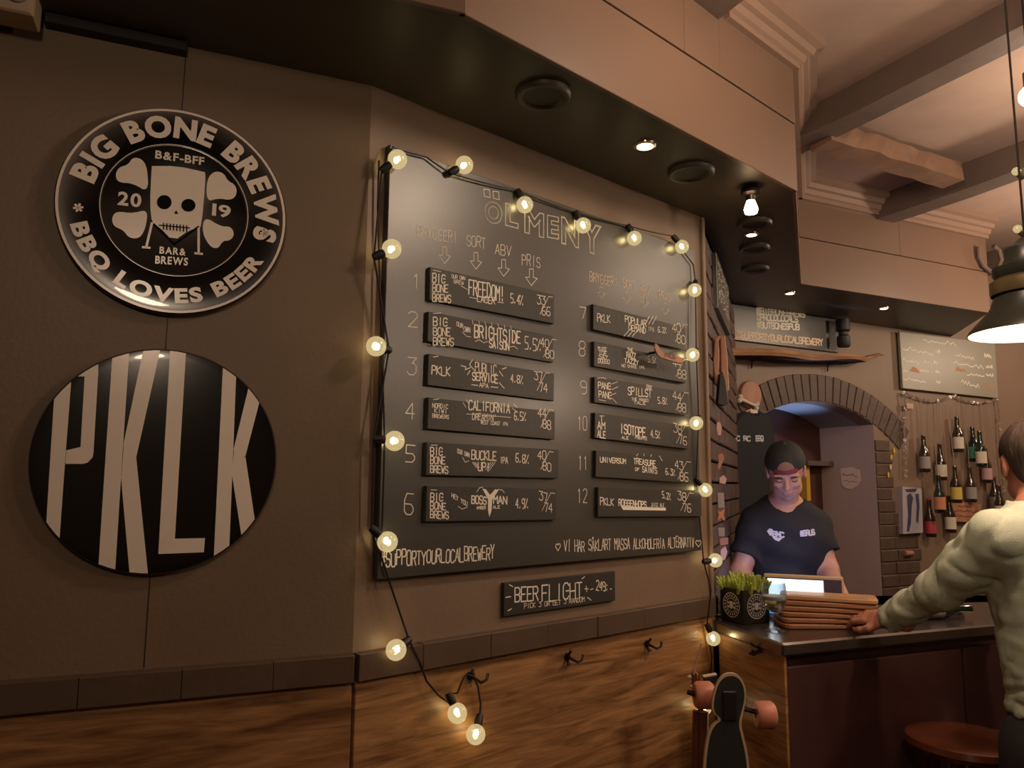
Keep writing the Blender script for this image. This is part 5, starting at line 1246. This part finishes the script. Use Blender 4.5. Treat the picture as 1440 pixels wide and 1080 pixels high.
# tee
sb = Field((bc.x-.36, 2.95, .85), (bc.x+.36, 3.46, 1.52), .006)
sb.ell(ch, (.178,.120,.185), AX, .05); sb.ell(wa, (.160,.118,.19), AX, .07); sb.ell(hp, (.168,.122,.12), AX, .05); sb.limb([shl, nk+[0,.01,-.055], shr], [.058,.060,.058], .05)
def mid(a, b, q): return a+(b-a)*q
for sh_, el_ in ((shl, ell_), (shr, elr)):
    d_ = (el_-sh_)/np.linalg.norm(el_-sh_); e_ = mid(sh_, el_, .80); out_ = np.array([-.012 if sh_ is shl else .012, 0, 0])
    sb.limb([sh_, e_+out_+d_*.03], [.060,.062], .03, cuts=[(mid(sh_, el_, .60), d_)])
sb.limb([nk+[0,-.012,-.035], nk+[0,-.02,.09]], [.064,.075], .012, mode='sub')
sb.cutplane((0,0,.90), (0,0,-1))
sb.op(lambda X, Y, Z: .0035*np.sin(38*(X-bc.x)+6*np.sin(9*Z)+14*Z)*np.clip((1.42-Z)*5, 0, 1)+.003*np.sin(60*Z+25*X), sb.lo, sb.lo+sb.n*sb.h, mode='disp')
tee = fmesh('tshirt', [sb], 'tee_black', org, t.o)
tf = Field((bc.x-.3, 3.0, .05), (bc.x+.3, 3.45, 1.0), .01)
tf.ell(hp, (.168,.12,.13), AX, .05)
for sx in (-1,1): tf.limb([hp+[sx*.085,0,-.05], [hp[0]+sx*.095,3.22,.50], [hp[0]+sx*.10,3.25,.09]], [.098,.075,.065], .03)
fmesh('trousers', [tf], 'trouser_dark', org, t.o)
sf = Field((bc.x-.3, 2.9, -.0), (bc.x+.3, 3.4, .14), .008)
for sx in (-1,1): sf.limb([[hp[0]+sx*.10,3.27,.05], [hp[0]+sx*.118,3.06,.042]], [.052,.042], .02)
sf.cutplane((0,0,.004), (0,0,-1)); fmesh('shoes', [sf], 'cord_black', org, t.o)
# cap, worn backward: dome, opening and strap to the front
def shell(R_, c, g, h=.004, cuts=(), region=None):
    f = Field(c-.15, c+.15, h); f.ell(c+.94*((-.012)*R_[1]+.030*R_[2]), (.0705+g,.090+g,.083+g), R_, .004, cuts=cuts)
    if region is not None:
        w_ = f.win(f.lo, f.lo+f.n*f.h); sl, (X, Y, Z) = w_; f.D[sl] = np.maximum(f.D[sl], region(X, Y, Z))
    return f
ctop = HL(0,0,.040)
cf = shell(hR, hc, .0115, cuts=[(ctop, -hR[2]+.10*hR[1]*0)]); cf.limb([HL(0,-.01,.128), HL(0,-.01,.131)], [.008,.008], .004)
fmesh('cap', [cf], 'cap_black', org, t.o)
bf_ = Field(hc-.24, hc+.12, .004); bf_.ell(HL(0,-.130,.040), (.062,.055,.010), axes(198, 40, -3), .005); fmesh('cap_brim', [bf_], 'cap_black', org, t.o)
pc_ = HL(0,.085,.052); reg = lambda X, Y, Z: np.sqrt((X-pc_[0])**2+(Y-pc_[1])**2+(Z-pc_[2])**2)-.034
of = shell(hR, hc, .0128, .0035, cuts=[(HL(0,0,.052), -hR[2])], region=reg); o = fmesh('cap_opening', [of], 'cap_tan', org, t.o)
reg2 = lambda X, Y, Z: np.maximum(np.sqrt((X-pc_[0])**2+(Y-pc_[1])**2+(Z-pc_[2])**2)-.046, ((X-ctop[0])*hR[2][0]+(Y-ctop[1])*hR[2][1]+(Z-ctop[2])*hR[2][2])-.013)
of = shell(hR, hc, .0142, .0035, cuts=[(HL(0,0,.037), -hR[2])], region=reg2); fmesh('cap_strap', [of], 'cap_red', org, t.o)
hf = shell(hR, hc, .004, .004, cuts=[(HL(0,0,-.015), -hR[2]), (HL(0,.020,0), hR[1])]); fmesh('hair', [hf], 'hair_dark', org, t.o)
m = MB()
for sx in (-1,1):
    for nm_, dz, rr_ in (('b', .021, .0042), ):
        m.tube([HL(sx*.048,.083,.016), HL(sx*.034,.0935,.021), HL(sx*.016,.0955,.017)], [.002,rr_,.0035], 7)
m.v = [tuple(np.array(v)) for v in m.v]; t.part('eyebrows', m, 'hair_dark', smooth=True)
m = MB()
for sx in (-1,1): m.tube([HL(sx*.043,.0860,.000), HL(sx*.031,.0915,-.004), HL(sx*.020,.0880,-.002)], .0018, 6)
t.part('eyelashes', m, 'hair_dark', smooth=True)
bd = Field(hc-.17, hc+.13, .004); bd.ell(HL(0,.0225,-.037), (.0530,.0645,.0748), hR, .02, cuts=[(HL(0,0,-.076), hR[2]), (HL(0,.015,0), -hR[1])]); bd.ell(HL(0,.062,-.095), (.0238,.0200,.0165), hR, .02)
fmesh('beard', [bd], 'stubble', org, t.o, 2)
from mathutils.bvhtree import BVHTree
def decal(objm, build, mat, name, parent, offd=.002, dirv=(0,1,0)):
    bm = bmesh.new(); bm.from_mesh(objm.data); bv = BVHTree.FromBMesh(bm); mb = build; out = []
    for v in mb.v:
        q = Vector(v)-Vector(org) - Vector(dirv)*.6; hit = bv.ray_cast(q, Vector(dirv)); out.append(tuple(((hit[0] if hit[0] else Vector(v)-Vector(org)) - Vector(dirv)*offd+Vector(org))))
    mb.v = out; bm.free(); return t.part(name, mb, mat, kind='stuff')
SFm = Frame((bc.x-.32*0, Yb_-.1), 90); m = MB()
def gtext(m, s, a, b, h, Y, wd): 
    FF = Frame((0, Y), 90); handtext(m, FF, s, a, b, h, 0, wd, .04, 0, .12)
gtext(m, 'BNC', (1091,755), (1105,756), 7, 3.1, .0055); FF = Frame((0,3.1), 90)
P = [FF.uv(*q) for q in ((1084,748),(1087,744),(1091,745),(1091,754),(1087,754))]; m.flat(P, 0); P = [FF.uv(*q) for q in ((1090,756),(1103,757),(1098,762),(1093,760))]; m.flat(P, 0)
m.v = [(v[0], 3.1, v[2]) for v in m.v]; decal(tee, m, 'print_white', 'shirt_print', t.o)
m = MB(); gtext(m, '#BRUS', (1126,754), (1147,752), 7, 3.1, .0055); m.v = [(v[0], 3.1, v[2]) for v in m.v]; decal(tee, m, 'print_white', 'shirt_print', t.o)
# ============================== guest in the green shirt ==============================
Yc = 2.02
gc = Vector((1.438, Yc, 0)); org = (gc.x, gc.y, 0)
t = Thing('person', 'person in a pale green shirt seen from behind, reaching to the stacked boards', 'person', G, org)
GX = axes(-14); hR = axes(14, 6, 0); hc = J(1455, 652, 2.10); nk = J(1462, 714, 2.04)
fh, HL = head_field(hc, hR, nk+np.array([0,-.01,-.04]), .0042, 1.0)
shl, shr = J(1400,756,2.0), np.array([1.66,2.10,1.435])
el = J(1318,828,2.14); wr = J(1250,872,2.30); ela, wra = np.array([1.72,2.16,1.16]), np.array([1.62,2.36,1.14])
ch, wa, hp = np.array([gc.x+.012,2.05,1.30]), np.array([gc.x+.01,2.03,1.08]), np.array([gc.x+.01,2.02,.92])
fb = Field((1.0,1.82,-.01), (1.86,2.46,1.60), .010)
fb.ell(ch, (.17,.115,.19), GX, .05); fb.ell(wa, (.15,.11,.17), GX, .06); fb.ell(hp, (.165,.12,.13), GX, .05); fb.limb([shl, nk+[0,0,-.06], shr], [.055,.062,.055], .05); fb.limb([nk+[0,0,-.06], nk], [.06,.056], .03)
fb.limb([shl, el, wr], [.055,.042,.028], .03); fb.limb([shr, ela, wra], [.055,.042,.028], .03)
for sx in (-1,1):
    fb.limb([hp+[sx*.085,0,-.05], [hp[0]+sx*.10,2.06,.50], [hp[0]+sx*.11,2.0,.09]], [.09,.062,.044], .03); fb.limb([[hp[0]+sx*.11,1.99,.05], [hp[0]+sx*.10,2.17,.035]], [.045,.033], .02)
hd_ = J(1222, 867, 2.36)-wr
hl_ = hand_field(wr, wr+hd_, (-.25,-.35,.9), .25, .50, -1, s=.93, rr=1.1); hr_ = hand_field(wra, wra+np.array([-.02,.1,-.02]), (0,0,1), .3, .3, -1)
body = fmesh('body', [fb, fh, hl_, hr_], 'skin_red', org, t.o)
sb = Field((1.08,1.80,.76), (1.86,2.46,1.60), .006)
sb.ell(ch, (.190,.135,.21), GX, .06); sb.ell(wa, (.172,.130,.20), GX, .08); sb.ell(hp-[0,0,.03], (.188,.145,.16), GX, .06); sb.limb([shl, nk+[.0,.0,-.055], shr], [.068,.070,.068], .06)
d1 = (wr-el)/np.linalg.norm(wr-el); d2 = (wra-ela)/np.linalg.norm(wra-ela)
sb.limb([shl+[0,0,-.005], mid(shl,el,.5)+[-.005,0,-.01], el+[0,0,-.008], mid(el,wr,.6), wr+d1*.03], [.066,.061,.052,.045,.040], .03, cuts=[(wr-d1*.012, d1)])
sb.limb([shr, ela, wra+d2*.03], [.07,.056,.042], .03, cuts=[(wra-d2*.01, d2)])
sb.limb([wr-d1*.055, wr-d1*.0], [.042,.042], .004, cuts=[(wr+d1*.002, d1), (wr-d1*.050, -d1)])
nr = nk+np.array([0,0,-.01])
sb.limb([nr+[0,.0,-.03], nr+[0,.01,.022]], [.078,.070], .012, cuts=[(nr+np.array([0,0,.020]), np.array([0,-.25,1]))])
sb.limb([nr+[0,.005,-.02], nr+[0,.015,.09]], [.060,.062], .006, mode='sub')
sb.cutplane((0,2.02,.812), (.12,-.1,-1))
ab = el-shl; L2 = ab@ab; ac = wr-el; L3 = ac@ac
rs = np.random.RandomState(5); WV = [(rs.normal(size=3), rs.uniform(0, 6.28)) for _ in range(14)]
def wob(X, Y, Z, f, st=(1,1,1)):
    s_ = 0
    for v, ph in WV: s_ = s_ + np.sin(f*(X*v[0]*st[0]+Y*v[1]*st[1]+Z*v[2]*st[2])+ph)
    return s_/5.0
def fold(X, Y, Z):
    low = np.clip((1.24-Z)*5, 0, 1); cr = lambda n, w: np.exp(-(n/w)**2)
    d = .007*low*cr(wob(X, Y, Z, 13, (.6,.6,2.8)), .22) + .003*low*cr(wob(X+2, Y, Z, 24, (.6,.6,2.2)), .25)
    d += .004*(1-low)*cr(wob(X+.3, Y, Z, 12, (1,1,1)), .22)
    arm = np.clip((1.36-X)*10, 0, 1)
    d += arm*(.006*cr(wob(X, Y+.7, Z-.4, 20, (1.2,1.2,1.2)), .25) + .003*cr(wob(X+4, Y, Z, 38, (1,1,1)), .3)) - .003*arm
    return d
sb.op(fold, sb.lo, sb.lo+sb.n*sb.h, mode='disp')
fmesh('shirt', [sb], 'shirt_green', org, t.o)
tf = Field((1.1,1.8,.05), (1.8,2.4,1.0), .01)
tf.ell(hp, (.178,.132,.13), GX, .05)
for sx in (-1,1): tf.limb([hp+[sx*.085,0,-.05], [hp[0]+sx*.10,2.06,.50], [hp[0]+sx*.11,2.0,.09]], [.102,.078,.068], .03)
fmesh('trousers', [tf], 'trouser_dark', org, t.o)
sf = Field((1.1,1.8,-.0), (1.8,2.4,.14), .008)
for sx in (-1,1): sf.limb([[hp[0]+sx*.11,1.98,.05], [hp[0]+sx*.10,2.18,.042]], [.052,.042], .02)
sf.cutplane((0,0,.004), (0,0,-1)); fmesh('shoes', [sf], 'cord_black', org, t.o)
# hair: short, tapering behind the ears
hf = Field(hc-.17, hc+.17, .004); hf.ell(hc+(-.016)*hR[1]+.034*hR[2], (.083,.104,.092), hR, .01, cuts=[(HL(0,.040,.03), hR[1]*.8-hR[2]*.6)])
hf.ell(HL(0,-.050,-.020), (.066,.050,.062), hR, .02)
for sx in (-1,1): hf.ell(HL(sx*.079,-.002,-.010), (.020,.024,.036), hR, .008, 'sub')
hf.limb([HL(-.2,.10,-.045), HL(.2,.10,-.045)], [.088,.088], .01, mode='sub')
w_ = hf.win(hf.lo, hf.lo+hf.n*hf.h)
hf.op(lambda X, Y, Z: .0022*np.sin(120*X+40*Z)*np.sin(110*Y+60*Z), hf.lo, hf.lo+hf.n*hf.h, mode='disp')
fmesh('hair', [hf], 'hair_dark', org, t.o)
